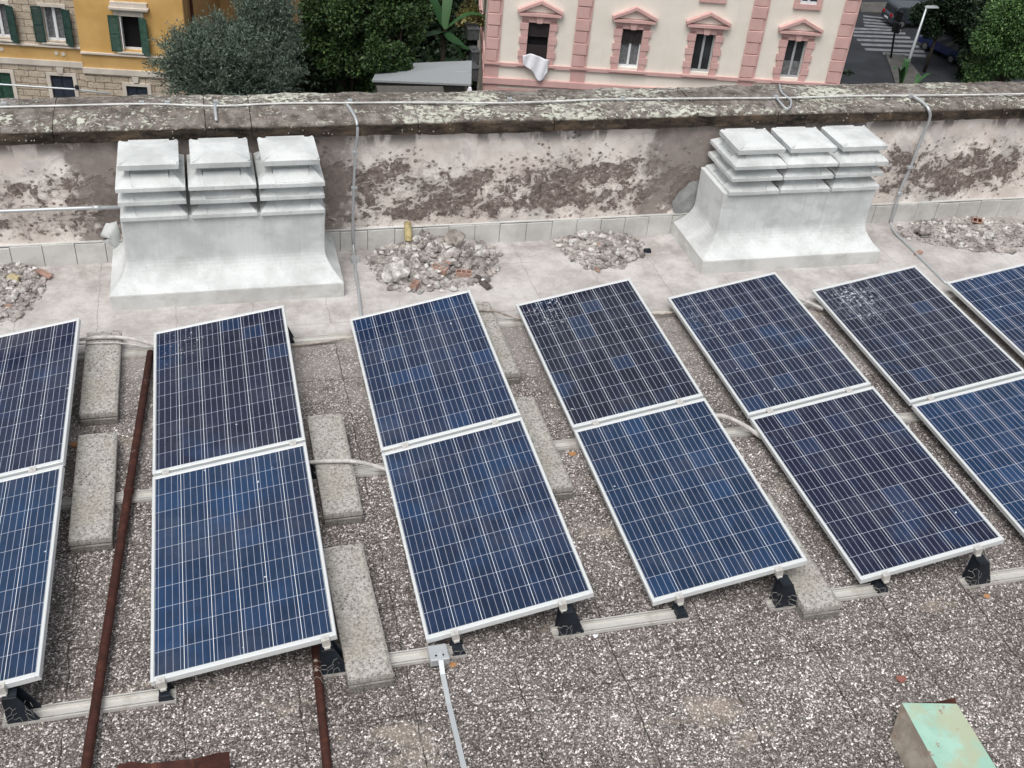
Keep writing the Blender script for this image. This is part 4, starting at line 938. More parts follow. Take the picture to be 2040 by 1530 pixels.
# pink trimmed building (local x along the facade, -y towards the camera)
pk = facade('pink_trimmed_building', 19.793, 39.793, 'cream building with pink quoins and four pedimented windows, a white sheet hanging from one')
wins = [(-6.84, -5.89, 'blind'), (-2.61, -1.68, 'half'), (.745, 1.64, 'open'), (4.975, 5.875, 'open2')]
b = MB(); ZT, ZBt = -12.62, -10.85
edges = [-8.62] + [v for wv in wins for v in wv[:2]] + [7.86]
for i in range(0, len(edges), 2): wbox(b, edges[i], edges[i + 1], -20, -2.0, 0, .35)
for (a, c, _) in wins:
    wbox(b, a, c, -20, ZT, 0, .35); wbox(b, a, c, ZBt, -2.0, 0, .35)
b.box(-8.62, 7.86, .35, 11, -20, -2.0)
b.build('wall', M['pinkwall'], pk)
b = MB()
wbox(b, -8.7, 7.95, -12.90, -12.74, -.10, .0)
wbox(b, -8.72, 7.95, -13.73, -13.46, -.14, 0); wbox(b, -8.70, 7.93, -13.80, -13.73, -.08, 0)
for (a, c) in ((-8.64, -8.04), (-4.72, -4.05), (3.09, 3.80), (7.19, 7.86)):
    wbox(b, a + .04, c - .0, -12.74, -2.0, -.06, 0); wbox(b, a, c, -13.46, -12.90, -.06, 0); wbox(b, a - .05, c + .05, -12.82, -12.72, -.16, -.1)
    wbox(b, a, c + .03, -19.5, -13.8, -.06, 0)
wbox(b, -8.62, 7.86, -14.05, -13.95, -.05, 0)
b.build('pink_bands', M['pink'], pk)
for (a, c) in ((-8.64, -8.04), (-4.72, -4.05), (3.09, 3.80), (7.19, 7.86)):
    b = MB(); z = -12.70; k = 0
    while z < -2.2:
        e = .05 if k % 2 else 0; wbox(b, a - .03 + (0 if k % 2 else .0), c - .12 + e, z + .012, z + .53, -.115 - .02 * (k % 2), -.06); z += .545; k += 1
    b.build('quoin', M['pink'], pk, bevel=.02, seg=1)
for (a, c, kind) in wins:
    wd = c - a; wdw = MB(); fr = .30
    for s in (-1, 1):
        xe = a if s < 0 else c
        z = -12.72; k = 0
        while z < -10.75:
            e = fr + (.07 if k % 2 else 0); x0_, x1_ = (xe - e, xe) if s < 0 else (xe, xe + e)
            wbox(wdw, x0_, x1_, z, min(z + .30, -10.70), -.09 - .02 * (k % 2), 0); z += .31; k += 1
    wbox(wdw, a - fr, c + fr, -10.84, -10.50, -.09, 0)
    m_ = (a + c) / 2
    wdw.prism([(m_ - .12, -10.85), (m_ + .12, -10.85), (m_ + .2, -10.5), (m_ - .2, -10.5)], 'y', -.16, -.085)
    wbox(wdw, a - fr - .08, c + fr + .08, -12.82, -12.70, -.20, -.10)
    o = wdw.build('window', M['pink'], pk, bevel=.01, seg=1)
    pd = MB(); xl, xr, zb_, zt_ = m_ - .95, m_ + .95, -10.48, -9.93
    wbox(pd, xl, xr, zb_ - .04, zb_ + .08, -.24, 0)
    for (p0, p1) in (((xl - .06, zb_ + .08), (m_, zt_ - .02)), ((m_, zt_ - .02), (xr + .06, zb_ + .08))):
        pd.prism([(p0[0], p0[1]), (p1[0], p1[1]), (p1[0], p1[1] + .13), (p0[0], p0[1] + .13)], 'y', -.26, 0)
    pd.build('pediment', M['pink'], o)
    MB().prism([(xl + .25, zb_ + .10), (xr - .25, zb_ + .10), (m_, zt_ - .06)], 'y', -.05, -.002).build('tympanum', M['pinkwall'], o)
    MB().box(a, c, .20, .23, ZT, ZBt).build('pane', M['dark'] if kind == 'blind' else M['glass'], o)
    f_ = MB()
    if kind == 'blind':
        pass
    else:
        t = .05; fm = M['whitef'] if kind == 'half' else M['greyf']
        wbox(f_, a, a + t, ZT, ZBt, .13, .19); wbox(f_, c - t, c, ZT, ZBt, .13, .19); wbox(f_, a + t, c - t, ZT, ZT + .09, .13, .19); wbox(f_, a + t, c - t, ZBt - .04, ZBt, .13, .19)
        wbox(f_, m_ - .05, m_ + .05, ZT + .09, ZBt - .04, .12, .18); f_.build('frame', fm, o)
        if kind in ('half', 'open2'):
            cu = MB(); n = 16
            for k in range(n):
                x0_ = a + .06 + (wd - .12) * k / n; cu.box(x0_, x0_ + (wd - .12) / n * .75, .192, .199, ZT + .1, ZBt - .6 if kind == 'half' else ZT + .75)
            cu.build('curtain', M['curtain'], o)
    if kind in ('blind', 'half'):
        bl = MB(); z = ZBt
        while z > (ZBt - (.62 if kind == 'half' else .62)): bl.prism([(.06, z), (.10, z - .01), (.10, z - .05), (.06, z - .045)], 'x', a, c); z -= .055
        if kind == 'blind':
            z = ZT + .75
            while z > ZT: bl.prism([(.06, z), (.10, z - .01), (.10, z - .05), (.06, z - .045)], 'x', a, c); z -= .055
        bl.build('roller_blind', M['blind'], o)
for (a, c) in ((.60, 1.81), (4.86, 6.12)):
    b = MB(); wbox(b, a, c, -9.42, -9.2, -.12, 0); wbox(b, a, a + .25, -9.2, -7.4, -.1, 0); wbox(b, c - .25, c, -9.2, -7.4, -.1, 0); wbox(b, a, c, -7.4, -7.1, -.12, 0)
    o = b.build('window', M['pink'], pk); b = MB(); wbox(b, a + .25, c - .25, -9.2, -7.4, -.02, .0); b.build('pane', M['glass'], o)
    b = MB(); wbox(b, a + .25, c - .25, -9.2, -9.08, -.06, -.021); wbox(b, (a + c) / 2 - .05, (a + c) / 2 + .05, -9.08, -7.4, -.06, -.021); wbox(b, a + .25, a + .32, -9.08, -7.4, -.06, -.021); b.build('frame', M['whitef'], o)
# side trim on left flank
b = MB(); b.box(-8.70, -8.62, .0, 11, -13.75, -13.4); b.box(-8.70, -8.62, 0, 11, -12.9, -12.74); b.box(-8.68, -8.62, .0, .55, -20, -2)
b.build('side_bands', M['pink'], pk)
# balconies of the pink building
def local(par_, v): return (Matrix.Rotation(FA, 4, 'Z').to_3x3() @ Vector(v)) + Vector(par_.location)
def leafcluster(name, centre, size, n, ls, mat, seed, parent=None, nclump=14, aspect=2.2, shape=None, droop=0):
    r = np.random.default_rng(seed)
    cs = r.normal(size=(nclump, 3)); cs /= np.linalg.norm(cs, axis=1)[:, None]; cs *= (r.random((nclump, 1)) ** .45) * .74
    cs *= np.array(size); rad = (.9 / nclump ** .5 + .9 / nclump ** .5 * r.random(nclump)) * np.mean(size)
    k = r.integers(0, nclump, n); d = r.normal(size=(n, 3)); d /= np.linalg.norm(d, axis=1)[:, None]
    pos = cs[k] + d * (rad[k] * (r.random(n) ** .42))[:, None]
    t = r.normal(size=(n, 3)); t[:, 2] -= droop; t += d * 1.1; t /= np.linalg.norm(t, axis=1)[:, None]
    s = np.cross(t, r.normal(size=(n, 3))); s /= np.linalg.norm(s, axis=1)[:, None]
    L_ = ls * (.6 + .8 * r.random(n))[:, None]; W_ = L_ / aspect
    a = pos; b1 = pos + t * L_ * .5 + s * W_ * .5; c1 = pos + t * L_; d1 = pos + t * L_ * .5 - s * W_ * .5
    V = np.stack([a, b1, c1, d1], 1).reshape(-1, 3)
    me = bpy.data.meshes.new(name); me.vertices.add(4 * n); me.vertices.foreach_set('co', V.ravel())
    me.loops.add(4 * n); me.loops.foreach_set('vertex_index', np.arange(4 * n)); me.polygons.add(n)
    me.polygons.foreach_set('loop_start', np.arange(0, 4 * n, 4)); me.polygons.foreach_set('loop_total', np.full(n, 4)); me.update(); me.validate()
    me.materials.append(mat); o = bpy.data.objects.new(name, me); COL.objects.link(o); o.location = centre
    if parent: o.parent = parent
    return o
bal = empty('balcony', parent=pk); bal.location = (0, 0, 0)
MB().box(-10.25, -8.72, 3.0, 5.2, -10.70, -10.45).build('slab', M['pink'], bal)
o = leafcluster('balcony_plants', (10.8, 44.6, -9.6), (.95, .6, .75), 2600, .16, M['leaf_pot'], 5, None, 20, 1.5); tag(o, 'dense yellow and red variegated plants spilling over the left balcony', 'plant')
q = P(925, 40, y=46.2); o.location = (P(942, 30, y=45.5).x, 45.5, P(942, 30, y=45.5).z)
MB().box(7.95, 9.0, 6.2, 8.2, -12.2, -11.9).build('slab', M['pink'], empty('balcony', parent=pk))
# white sheet
q0 = -6.9
b = MB(); nx, nz = 16, 14; vs = []
for j in range(nz + 1):
    for i in range(nx + 1):
        u, v = i / nx, j / nz
        xx = -7.0 + u * 1.22; hem = .42 + .72 * math.exp(-((u - .68) / .30) ** 2) + .07 * math.sin(u * 9)
        zz = -12.30 - v * hem + .10 * math.sin(u * 5) * (1 - v); 
        xx += (0.6 - u) * .08 * v
        yy = -.23 - .035 * math.sin(u * 16 + v * 3) - .03 * v
        vs.append((xx, yy, zz))
b.add(vs, [(j * (nx + 1) + i, j * (nx + 1) + i + 1, (j + 1) * (nx + 1) + i + 1, (j + 1) * (nx + 1) + i) for j in range(nz) for i in range(nx)])
o = b.build('bed_sheet', M['cloth'], smooth=True); o.location = pk.location; o.rotation_euler = (0, 0, FA)
sm = o.modifiers.new('solid', 'SOLIDIFY'); sm.thickness = .02
tag(o, 'white bed sheet hanging out of the leftmost pedimented window', 'sheet')

# yellow building
yl = facade('ochre_building', -6.323, 44.003, 'ochre building with green shutters and a rusticated stone base')
GZ_ = -20
# left part (recessed) : rusticated upper storey
def wallpart(x0_, x1_, z0_, z1_, yf, holes, mat, name):
    b = MB(); xs = sorted({x0_, x1_, *[h[0] for h in holes], *[h[1] for h in holes]}); zs = sorted({z0_, z1_, *[h[2] for h in holes], *[h[3] for h in holes]})
    for i in range(len(xs) - 1):
        for j in range(len(zs) - 1):
            cx_, cz_ = (xs[i] + xs[i + 1]) / 2, (zs[j] + zs[j + 1]) / 2
            if any(h[0] < cx_ < h[1] and h[2] < cz_ < h[3] for h in holes): continue
            b.box(xs[i], xs[i + 1], yf, yf + .35, zs[j], zs[j + 1])
    return b.build(name, mat, yl)
WA = (-1.12, -.30, -12.66, -11.18); WB = (2.06, 2.90, -12.80, -11.30); WF = (-3.35, -2.60, -12.66, -11.18)
wallpart(-12, .27, -12.84, -2, 0, [WA, WF], M['rustic'], 'rusticated_wall')
wallpart(.27, 4.77, -12.98, -2, -.14, [WB], M['ochre'], 'wall')
b = MB(); b.box(-12, .27, -.02, .35, -13.50, -12.84); b.box(.27, 4.77, -.17, .30, -13.66, -12.98); b.build('ochre_band', M['ochreband'], yl)
LA, LF, LB = (-1.24, -.28, -15.6, -14.17), (-3.9, -2.93, -15.6, -14.18), (2.02, 2.93, -15.8, -14.38)
wallpart(-12, .27, -20, -13.80, -.03, [LA, LF], M['rustic2'], 'rusticated_base'); wallpart(.27, 4.77, -20, -13.95, -.18, [LB], M['rustic2'], 'rusticated_base')
b = MB(); b.box(-12, .27, -.12, .1, -12.90, -12.83); b.box(.27, 4.82, -.26, .1, -13.04, -12.97); b.box(-12, .27, -.10, .1, -13.74, -13.50); b.box(-12, .27, -.05, .1, -13.80, -13.74)
b.box(.27, 4.85, -.26, .1, -13.90, -13.66); b.box(.27, 4.80, -.20, .1, -13.95, -13.90)
b.build('cream_mouldings', M['trav'], yl)
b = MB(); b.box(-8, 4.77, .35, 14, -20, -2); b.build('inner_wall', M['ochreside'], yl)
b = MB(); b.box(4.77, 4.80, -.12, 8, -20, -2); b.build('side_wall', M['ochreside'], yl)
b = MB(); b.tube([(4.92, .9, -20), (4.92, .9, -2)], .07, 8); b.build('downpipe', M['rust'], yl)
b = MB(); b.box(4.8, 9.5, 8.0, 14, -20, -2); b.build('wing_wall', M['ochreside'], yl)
b = MB(); b.box(5.7, 9.2, 6.6, 8.0, -10.95, -10.75); b.box(5.7, 9.2, 6.6, 6.7, -10.75, -10.4); b.build('wing_balcony', M['trav'], yl)
b = MB(); b.box(7.6, 8.3, 7.94, 8.0, -12.6, -11); b.build('wing_window', M['glass'], yl)
def shutter(x0_, x1_, z0_, z1_, yf, ang, mat, par_):
    e = empty('shutter', (x0_ if ang <= 0 else x1_, yf, 0), 0, par_); wd = x1_ - x0_
    b = MB(); s = 1 if ang <= 0 else -1
    def bx(a, c, z0b, z1b, y0b=-.02, y1b=.02):
        a_, c_ = sorted((a * s, c * s)); b.box(a_, c_, y0b, y1b, z0b, z1b)
    bx(0, .05, z0_, z1_); bx(wd - .05, wd, z0_, z1_); zm = (z0_ + z1_) / 2
    for z in (z0_, zm - .04, z1_ - .07): bx(.05, wd - .05, z, z + .07)
    for (za, zb2) in ((z0_ + .07, zm - .04), (zm + .03, z1_ - .07)):
        z = za
        while z < zb2 - .02: b.prism([(-.016, z), (.014, z + .03), (.014, z + .045), (-.016, z + .015)], 'x', *sorted((.05 * s, (wd - .05) * s))); z += .05
    b.build('slats', mat, e); e.rotation_euler = (0, 0, ang); return e
def ywindow(w_, yf, shmat, kind, name='window', fr=True, sl=None, sr=None):
    a, c, z0_, z1_ = w_; b = MB()
    b.box(a - .16, a, yf - .05, yf + .001, z0_ - .05, z1_ + .14); b.box(c, c + .16, yf - .05, yf + .001, z0_ - .05, z1_ + .14); b.box(a, c, yf - .05, yf + .001, z1_, z1_ + .14)
    b.box(a - .2, c + .2, yf - .14, yf, z0_ - .11, z0_ - .05) if fr else None
    o = b.build(name, M['trav'], yl)
    MB().box(a, c, yf + .25, yf + .28, z0_, z1_).build('pane', M['dark'] if kind == 'open' else M['glass'], o)
    f_ = MB()
    if kind == 'closed':
        for x0_ in (a, (a + c) / 2 + .005):
            x1_ = x0_ + (c - a) / 2 - .005; z = z0_
            f_.box(x0_, x1_, yf + .08, yf + .10, z0_, z1_)
            while z < z1_ - .03: f_.prism([(yf + .04, z), (yf + .08, z + .02), (yf + .08, z + .045), (yf + .04, z + .03)], 'x', x0_ + .05, x1_ - .05); z += .06
        f_.build('closed_shutter', shmat, o)
    else:
        t = .055
        f_.box(a, a + t, yf + .14, yf + .2, z0_, z1_); f_.box(c - t, c, yf + .14, yf + .2, z0_, z1_); f_.box(a + t, c - t, yf + .14, yf + .2, z0_, z0_ + .09); f_.box(a + t, c - t, yf + .14, yf + .2, z1_ - .05, z1_)
        if kind != 'open': f_.box((a + c) / 2 - .06, (a + c) / 2 + .06, yf + .13, yf + .19, z0_ + .09, z1_ - .05)
        else:
            f_.box(a + t, a + t + .04, yf - .1, yf + .139, z0_ + .05, z1_ - .05)
        f_.build('frame', M['whitef'], o)
        if kind != 'open':
            cu = MB(); n = 14
            for k in range(n): x0_ = a + .06 + (c - a - .12) * k / n; cu.box(x0_, x0_ + (c - a - .12) / n * .7, yf + .205, yf + .245, z0_ + .09, z1_ - .05)
            cu.build('curtain', M['curtain'], o)
        wl_, wr_ = sl or .43, sr or .40
        shutter(a - wl_, a - .01, z0_ - .04, z1_ + .02, yf - .09, .10, shmat, o).location = (a - .01, yf - .09, 0)
        shutter(c + .01, c + wr_, z0_ - .10, z1_ - .02, yf - .09, -.45, shmat, o)
    return o
ywindow(WA, 0, M['green'], 'shut'); ywindow(WF, 0, M['green'], 'shut'); wB = ywindow(WB, -.14, M['green2'], 'open')
ywindow(LA, -.03, M['blueshut'], 'closed'); ywindow(LF, -.03, M['green2'], 'closed'); ywindow(LB, -.18, M['blueshut'], 'closed')
b = MB(); b.box(1.74, 3.38, -.42, -.14, -10.98, -10.90); b.box(1.80, 3.32, -.36, -.14, -11.04, -10.98); b.box(1.88, 3.12, -.22, -.14, -11.30, -11.04)
b.box(1.80, 3.32, -.30, -.14, -10.90, -10.70); b.build('lintel', M['trav'], wB)
b = MB()
for (x, z) in ((-.81, -13.17), (-.53, -13.19), (-3.1, -13.15)):
    b.tube([(x, -.021, z), (x, -.05, z)], .085, 12)
b.build('vent', M['trav'], yl)
for x0_, z0_ in ((-.8, -13.80), (2.45, -13.95)):
    pass
b = MB(); 
for (x, zt_, yf) in ((-.76, -13.80, -.03), (2.47, -13.95, -.18)): b.prism([(x - .1, zt_ - .25), (x + .1, zt_ - .25), (x + .15, zt_), (x - .15, zt_)], 'y', yf - .09, yf)
b.build('keystone', M['trav'], yl)

# shed
A1, B1 = P(738, 160, y=41.0), P(938, 166, y=39.9); zt1 = A1.z
sh = empty('garden_shed', (0, 0, 0)); tag(sh, 'low shed with a pale grey sheet metal roof below the dark trees', 'shed')
T0, T1, T2, T3 = P(741, 161, y=38), P(939, 166.5, y=37.4), P(940, 120.5, y=40.6), P(757, 128, y=41.2)
T0.z = T1.z = (T0.z + T1.z) / 2
b = MB(); q_ = [T0, T1, T2, T3]; b.add(q_ + [v - Vector((0, 0, .08)) for v in q_], [(0, 1, 2, 3), (7, 6, 5, 4), (0, 4, 5, 1), (1, 5, 6, 2), (2, 6, 7, 3), (3, 7, 4, 0)])
for t in (.5,):
    a0, a1 = T0.lerp(T3, t), T1.lerp(T2, t); b.tube([a0 + Vector((0, 0, .02)), a1 + Vector((0, 0, .02))], .02, 5)
b.build('roof', M['shed'], sh)
b = MB(); ins = Vector((0, .3, 0)); b.add([T0 + ins - Vector((-.2, 0, .08)), T1 + ins - Vector((.2, 0, .08)), T2 - Vector((.2, .2, .2)), T3 - Vector((-.2, .2, .2))] + [Vector((v.x, v.y, GZ)) for v in (T0 + ins, T1 + ins, T2 - Vector((.2, .2, 0)), T3 - Vector((0, .2, 0)))], [(0, 1, 5, 4), (1, 2, 6, 5), (2, 3, 7, 6), (3, 0, 4, 7)]); b.build('shed_wall', M['shedside'], sh)
S0, S1 = P(750, 166, y=36.8), P(882, 172, y=36.6); S0.z = S1.z
b = MB(); q_ = [S0 - Vector((0, 1.6, .55)), S1 - Vector((0, 1.6, .55)), S1, S0]; b.add(q_ + [v - Vector((0, 0, .06)) for v in q_], [(0, 1, 2, 3), (7, 6, 5, 4), (0, 4, 5, 1), (1, 5, 6, 2), (2, 6, 7, 3), (3, 7, 4, 0)])
tag(b.build('lean_to_roof', M['shedside']), 'brown sheet roof lower than the shed roof, in front of it', 'roof')
q = P(936, 176, y=36.8); b = MB(); b.frustum((q.x - .2, q.x + .2, q.y - .2, q.y + .2), q.z - .6, (q.x - .05, q.x + .05, q.y - .05, q.y + .05), q.z + .05)
tag(b.build('finial', M['cloth']), 'small white pointed finial right of the shed', 'finial')
# pots and slabs beside the pink building
for i, (px, py, sx, sz, mt_, lab) in enumerate([(944, 70, .55, .5, M['boxg'], 'upper grey garden box beside the pink building'), (948, 118, .35, .6, M['boxg'], 'middle grey garden box beside the pink building'), (946, 150, .35, .6, M['boxg'], 'lower grey garden box beside the pink building')]):
    q = P(px, py, y=44 - i); b = MB(); b.box(q.x - sx / 2, q.x + sx / 2, q.y, q.y + .8, q.z - sz / 2, q.z + sz / 2); b.box(q.x - sx / 2 - .03, q.x + sx / 2 + .03, q.y - .03, q.y + .83, q.z + sz / 2, q.z + sz / 2 + .05); tag(b.build('garden_box', mt_, bevel=.02, seg=1), lab, 'box', 'grey boxes beside the pink building')

def strands(name, centre, size, nst, nl, ls, mat, seed, parent):
    r = np.random.default_rng(seed)
    u = r.normal(size=(nst, 3)); u /= np.linalg.norm(u, axis=1)[:, None]
    lump = 1 + .16 * np.sin(u[:, 0] * 7 + seed) * np.cos(u[:, 2] * 6) + .12 * np.sin(u[:, 0] * 17 + u[:, 2] * 11)
    st = u * (r.random((nst, 1)) ** .38) * lump[:, None] * np.array(size) * .86
    d = u * .8 + np.array([0, 0, .95]) + r.normal(size=(nst, 3)) * .38; d /= np.linalg.norm(d, axis=1)[:, None]
    ln = (.38 + .55 * r.random(nst))
    t = (np.arange(nl) / nl)[None, :, None]
    base = st[:, None, :] + d[:, None, :] * ln[:, None, None] * t - np.array([0, 0, .22]) * t ** 2 * ln[:, None, None]
    base = base.reshape(-1, 3); n = len(base); dd = np.repeat(d, nl, 0)
    tt = dd * .9 + r.normal(size=(n, 3)) * .62; tt /= np.linalg.norm(tt, axis=1)[:, None]
    s_ = np.cross(tt, r.normal(size=(n, 3))); s_ /= np.linalg.norm(s_, axis=1)[:, None]
    L_ = ls * (.6 + .8 * r.random(n))[:, None]
    V = np.stack([base, base + tt * L_ * .5 + s_ * L_ * .13, base + tt * L_, base + tt * L_ * .5 - s_ * L_ * .13], 1).reshape(-1, 3)
    me = bpy.data.meshes.new(name); me.vertices.add(4 * n); me.vertices.foreach_set('co', V.ravel())
    me.loops.add(4 * n); me.loops.foreach_set('vertex_index', np.arange(4 * n)); me.polygons.add(n)
    me.polygons.foreach_set('loop_start', np.arange(0, 4 * n, 4)); me.polygons.foreach_set('loop_total', np.full(n, 4)); me.update(); me.validate()
    me.materials.append(mat); o = bpy.data.objects.new(name, me); COL.objects.link(o); o.location = centre; o.parent = parent; return o

# trees
def tree(name, px, py, depth, size, n, ls, mat, lab, seed, cat='tree', asp=2.2, ncl=22, droop=0, base=None, trunk_px=None, limbs=5):
    c = P(px, py, y=depth); t = empty(name, (c.x, c.y, GZ)); tag(t, lab, cat)
    if name == 'olive_tree': strands('crown', (0, 0, c.z - GZ), size, n // 15, 15, ls, mat, seed, t)
    else: leafcluster('crown', (0, 0, c.z - GZ), size, n, ls, mat, seed, t, ncl, asp, droop=droop)
    r = random.Random(seed); b = MB(); H = c.z - GZ; tr = .03 * H / 2 + .05
    b.tube([(0, 0, 0), (.1, 0, H * .5), (0, .1, H - size[2] * .2)], [tr, tr * .8, tr * .45], 9)
    for k in range(limbs):
        a = k * 2.4; e = Vector((math.cos(a) * size[0] * .6, math.sin(a) * size[1] * .6, H + size[2] * r.uniform(-.1, .5)))
        b.tube([(0, 0, H - size[2] * .8), Vector((e.x * .4, e.y * .4, H - size[2] * .3)), e], [tr * .45, tr * .3, tr * .08], 6)
    b.build('trunk', M['bark'], t, smooth=True); return t
tree('olive_tree', 462, 135, 38, (2.9, 1.9, 1.75), 84000, .13, M['leaf_olive'], 'silvery green olive tree in front of the ochre building', 41, asp=3.6, ncl=95, droop=-.5)
tree('olive_tree', 530, 55, 39.0, (1.15, 1.0, 1.5), 24000, .13, M['leaf_olive'], 'taller silvery olive crown rising behind the wide one', 42, asp=3.6, ncl=34, droop=-.9)
tree('laurel_tree', 700, 90, 45, (3.1, 2.2, 3.6), 62000, .17, M['leaf_dark'], 'dense dark green tree right of the olive tree', 43, asp=1.9, ncl=44)
tree('laurel_tree', 795, 45, 43.0, (1.5, 1.3, 2.6), 26000, .17, M['leaf_dark'], 'mid green tree hanging over the back of the shed roof', 44, asp=1.9, ncl=26)
tree('laurel_tree', 775, 108, 39.8, (1.1, .8, 1.1), 12000, .15, M['leaf_dark'], 'low leafy crown touching the left end of the shed roof', 45, asp=1.9, ncl=12)
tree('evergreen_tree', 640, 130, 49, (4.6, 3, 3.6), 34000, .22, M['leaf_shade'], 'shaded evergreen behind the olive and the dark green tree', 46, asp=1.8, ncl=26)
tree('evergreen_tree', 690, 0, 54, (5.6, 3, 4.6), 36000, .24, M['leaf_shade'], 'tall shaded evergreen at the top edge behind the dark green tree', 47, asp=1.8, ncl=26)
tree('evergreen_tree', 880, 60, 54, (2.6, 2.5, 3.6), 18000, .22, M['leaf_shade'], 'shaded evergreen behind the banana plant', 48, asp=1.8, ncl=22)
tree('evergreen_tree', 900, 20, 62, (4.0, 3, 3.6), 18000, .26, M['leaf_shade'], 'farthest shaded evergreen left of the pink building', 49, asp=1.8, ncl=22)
# right-hand street trees
tree('street_tree', 2030, 55, 44, (2.7, 2, 5.0), 64000, .16, M['leaf_lime'], 'bright green leafy tree in the top right corner', 51, asp=2.4, ncl=34, droop=.6)
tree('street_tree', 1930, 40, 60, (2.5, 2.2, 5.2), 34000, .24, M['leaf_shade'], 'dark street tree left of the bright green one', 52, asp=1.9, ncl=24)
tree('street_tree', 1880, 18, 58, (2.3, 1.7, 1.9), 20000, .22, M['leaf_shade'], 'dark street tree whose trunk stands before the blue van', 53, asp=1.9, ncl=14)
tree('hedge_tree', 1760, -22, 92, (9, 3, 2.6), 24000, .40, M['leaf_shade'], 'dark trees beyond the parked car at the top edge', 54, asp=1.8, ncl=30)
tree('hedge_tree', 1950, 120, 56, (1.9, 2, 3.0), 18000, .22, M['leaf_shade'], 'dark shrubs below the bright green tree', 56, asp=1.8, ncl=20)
b = MB(); q0, q1 = P(1838, 172, y=50), P(1870, 30, y=60)
# banana plant and small palms
def blade_plant(name, base, leaves, lab, mat, w0=.55):
    r = empty(name, base); tag(r, lab, 'plant'); b = MB()
    for (dx, dy, L_, h, wd) in leaves:
        n = 7; vs = []; d = Vector((dx, dy, 0)).normalized(); s = Vector((-d.y, d.x, 0))
        for k in range(n):
            t = k / (n - 1); p = d * L_ * t + Vector((0, 0, h * math.sin(t * 2.2) * 1.1)); wv = wd * math.sin(math.pi * min(1, .12 + t * .88)) ** .7
            vs += [p - s * wv + Vector((0, 0, .0)), p - Vector((0, 0, wv * .35)), p + s * wv]
        b.add(vs, [(3 * k + j, 3 * k + j + 1, 3 * k + 4 + j, 3 * k + 3 + j) for k in range(n - 1) for j in range(2)])
    b.build('leaves', mat, r, smooth=True)
    MB().tube([(0, 0, GZ - base[2]), (0, 0, .05)], .12, 8).build('stem', M['bark'], r, smooth=True)
    return r
q = P(885, 60, y=44.5)
blade_plant('banana_plant', q, [(-1, -.3, 1.9, .9, .28), (1, -.2, 1.9, .8, .26), (.4, -1, 1.7, -.2, .28), (-.5, .8, 1.8, 1.3, .25), (.2, .5, 1.6, 1.7, .25), (.9, -.9, 1.8, -.5, .24), (-.9, -.9, 1.7, .1, .24)], 'banana plant with broad arching leaves left of the pink building', M['leaf_ban'])
q = P(925, 118, y=45); blade_plant('banana_plant', q, [(-1, -.6, 1.5, .15, .2), (.2, -1, .9, .2, .16), (-.6, .5, 1, .5, .16)], 'single low broad leaf plant above the shed roof', M['leaf_ban'])
q = P(1793, 172, y=54); blade_plant('street_palm', q, [(-.8, 0, .9, 1.2, .14), (.1, .2, .5, 1.6, .2), (-.5, -.3, .6, 1.3, .15)], 'pale green leafy plant at the foot of the street lamp', M['leaf_ban'])
q = P(1822, 172, y=54); blade_plant('street_palm', q, [(1, .2, 1.3, .7, .12), (.7, .9, 1.2, .5, .12)], 'low pale green plant right of the street lamp foot', M['leaf_ban'])
o = leafcluster('shrub', P(1683, 160, y=58), (.7, .6, .6), 3500, .18, M['leaf_shade'], 61); tag(o, 'dark shrub at the foot of the pink building corner', 'shrub')
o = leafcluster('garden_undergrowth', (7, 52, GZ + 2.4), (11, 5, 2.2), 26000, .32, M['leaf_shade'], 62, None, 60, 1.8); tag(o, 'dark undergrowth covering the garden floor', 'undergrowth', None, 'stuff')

# ------------------------------------------------------------------ street
def gp(cx_, cy_, z=GZ + .012): return P(1640 + cx_ / 5.1, cy_ / 5.1, z=z)
st = [((400, 155), (690, 182)), ((400, 188), (700, 215)), ((405, 218), (735, 243)), ((410, 250), (762, 272)), ((300, 280), (788, 298)), ((290, 312), (832, 330)), ((300, 350), (880, 372)), ((338, 393), (928, 414)), ((380, 440), (972, 460)), ((420, 488), (1022, 512)), ((600, 530), (1040, 556))]
for k, (l, r) in enumerate(st):
    th = 15 + k * 1.1; b = MB(); b.add([gp(*l), gp(l[0] + 12, l[1] + th), gp(r[0] + 6, r[1] + th), gp(*r)], [(0, 1, 2, 3)])
    tag(b.build('crosswalk_stripe', M['paint']), group='white stripes of the zebra crossing', kind='structure')
b = MB(); pp = [gp(*q, z=GZ + .13) for q in ((630, 540), (830, 560), (1000, 775), (960, 860), (740, 860), (690, 700))]
pl = MB(); pl.add(pp + [Vector((v.x, v.y, GZ)) for v in pp], [(0, 1, 2, 3, 4, 5)[::-1]] + [(k, (k + 1) % 6, 6 + (k + 1) % 6, 6 + k) for k in range(6)])
tag(pl.build('pavement', M['pave']), kind='structure')
pp = [gp(*q, z=GZ + .13) for q in ((380, 20), (760, 20), (720, 128), (380, 120))]
pl = MB(); pl.add(pp + [Vector((v.x, v.y, GZ)) for v in pp], [(0, 1, 2, 3)[::-1]] + [(k, (k + 1) % 4, 4 + (k + 1) % 4, 4 + k) for k in range(4)]); tag(pl.build('pavement', M['pave']), kind='structure')
lb = P(1802, 150, z=GZ); top = P(1846, 15, y=lb.y)
sl = empty('street_lamp', lb); tag(sl, 'tall slim grey street lamp with a flat head', 'street lamp')
H = top.z - lb.z; MB().tube([(0, 0, 0), (0, 0, 1.2), (top.x - lb.x, 0, H)], [.13, .10, .06], 10).build('pole', M['galv'], sl, smooth=True)
b = MB(); b.frustum((top.x - lb.x - .05, top.x - lb.x + .85, -.16, .16), H, (top.x - lb.x + .02, top.x - lb.x + .78, -.12, .12), H + .10); b.build('lamp_head', M['galv'], sl)
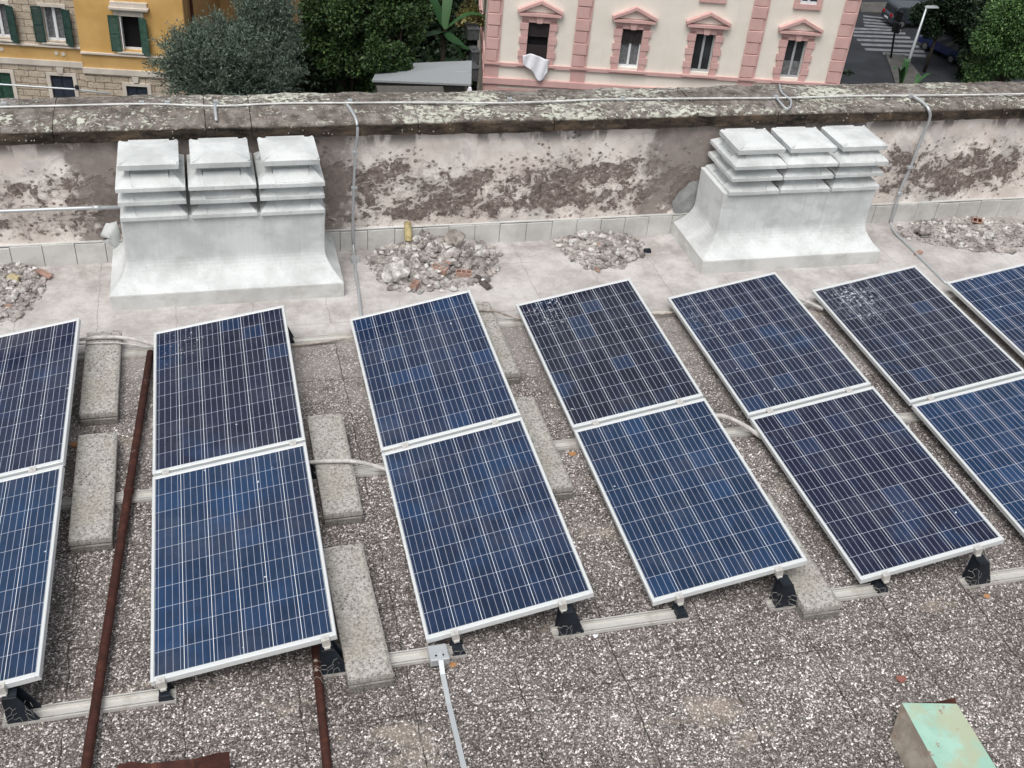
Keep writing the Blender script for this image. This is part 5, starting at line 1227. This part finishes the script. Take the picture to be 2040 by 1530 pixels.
pb = P(1774, 119, z=GZ); tl = empty('traffic_light', pb); tag(tl, 'black traffic light post standing at the zebra crossing', 'traffic light')
tp = P(1788, 28, y=pb.y); H = tp.z - pb.z
MB().tube([(0, 0, 0), (tp.x - pb.x, 0, H)], .07, 8).build('pole', M['post'], tl, smooth=True)
for hh in (.62, .88):
    b = MB(); xx = (tp.x - pb.x) * hh; b.box(xx - .30, xx - .04, -.18, .05, H * hh, H * hh + .7); b.box(xx + .04, xx + .28, -.18, .05, H * hh - .1, H * hh + .6); b.build('signal_head', M['post'], tl, bevel=.04, seg=1)
def car(name, loc, rz, body, lab, cat, L_=4.3, W_=1.75, H_=1.5, van=False):
    r = empty(name, loc, rz); tag(r, lab, cat)
    prof = [(-L_ / 2, .35), (-L_ / 2, .85), (-L_ / 2 + .15, .95), (-L_ / 2 + (.25 if not van else .15), H_ - .05), (-L_ / 2 + .6, H_), (L_ * .12, H_), (L_ * .26, .98), (L_ / 2 - .15, .85), (L_ / 2, .65), (L_ / 2, .35)]
    MB().prism(prof, 'y', -W_ / 2, W_ / 2).build('body', M[body], r, bevel=.08, seg=3)
    b = MB(); b.prism([(-L_ / 2 + .5, 1.0), (-L_ / 2 + .6, H_ - .12), (L_ * .10, H_ - .12), (L_ * .22, 1.0)], 'y', -W_ / 2 - .01, W_ / 2 + .01); b.build('side_windows', M['glass'], r)
    b = MB(); b.prism([(L_ * .135, H_ - .06), (L_ * .145, H_ - .04), (L_ * .262, 1.03), (L_ * .25, 1.0)], 'y', -W_ / 2 + .15, W_ / 2 - .15); b.build('windscreen', M['glass'], r)
    MB().box(-L_ / 2 - .012 + (.15 if not van else .1), -L_ / 2 + .25, -W_ / 2 + .18, W_ / 2 - .18, 1.02, H_ - .15).build('rear_window', M['glass'], r)
    for s in (-1, 1):
        for x in (-L_ * .30, L_ * .31):
            wv = MB(); wv.tube([(x, s * (W_ / 2 - .2), .33), (x, s * (W_ / 2 + .02), .33)], .33, 18); w_ = wv.build('wheel', M['tyre'], r)
            MB().tube([(x, s * (W_ / 2 + .015), .33), (x, s * (W_ / 2 + .035), .33)], .20, 12).build('rim', M['rim'], w_)
        MB().box(-L_ / 2 - .02, -L_ / 2 + .05, s * (W_ / 2 - .28) - .12, s * (W_ / 2 - .28) + .12, .78, 1.0).build('tail_light', M['red'], r)
        MB().box(L_ / 2 - .12, L_ / 2 + .015, s * (W_ / 2 - .3) - .15, s * (W_ / 2 - .3) + .15, .62, .76).build('headlight', M['plate'], r)
    MB().box(-L_ / 2 - .03, -L_ / 2 + .01, -.26, .26, .52, .64).build('number_plate', M['plate'], r)
    return r
q = P(1815, 50, z=GZ); car('parked_car', (q.x, q.y, GZ), R_(-4), 'cardark', 'dark grey car parked beyond the zebra crossing', 'car', 4.5, 1.8, 1.6)
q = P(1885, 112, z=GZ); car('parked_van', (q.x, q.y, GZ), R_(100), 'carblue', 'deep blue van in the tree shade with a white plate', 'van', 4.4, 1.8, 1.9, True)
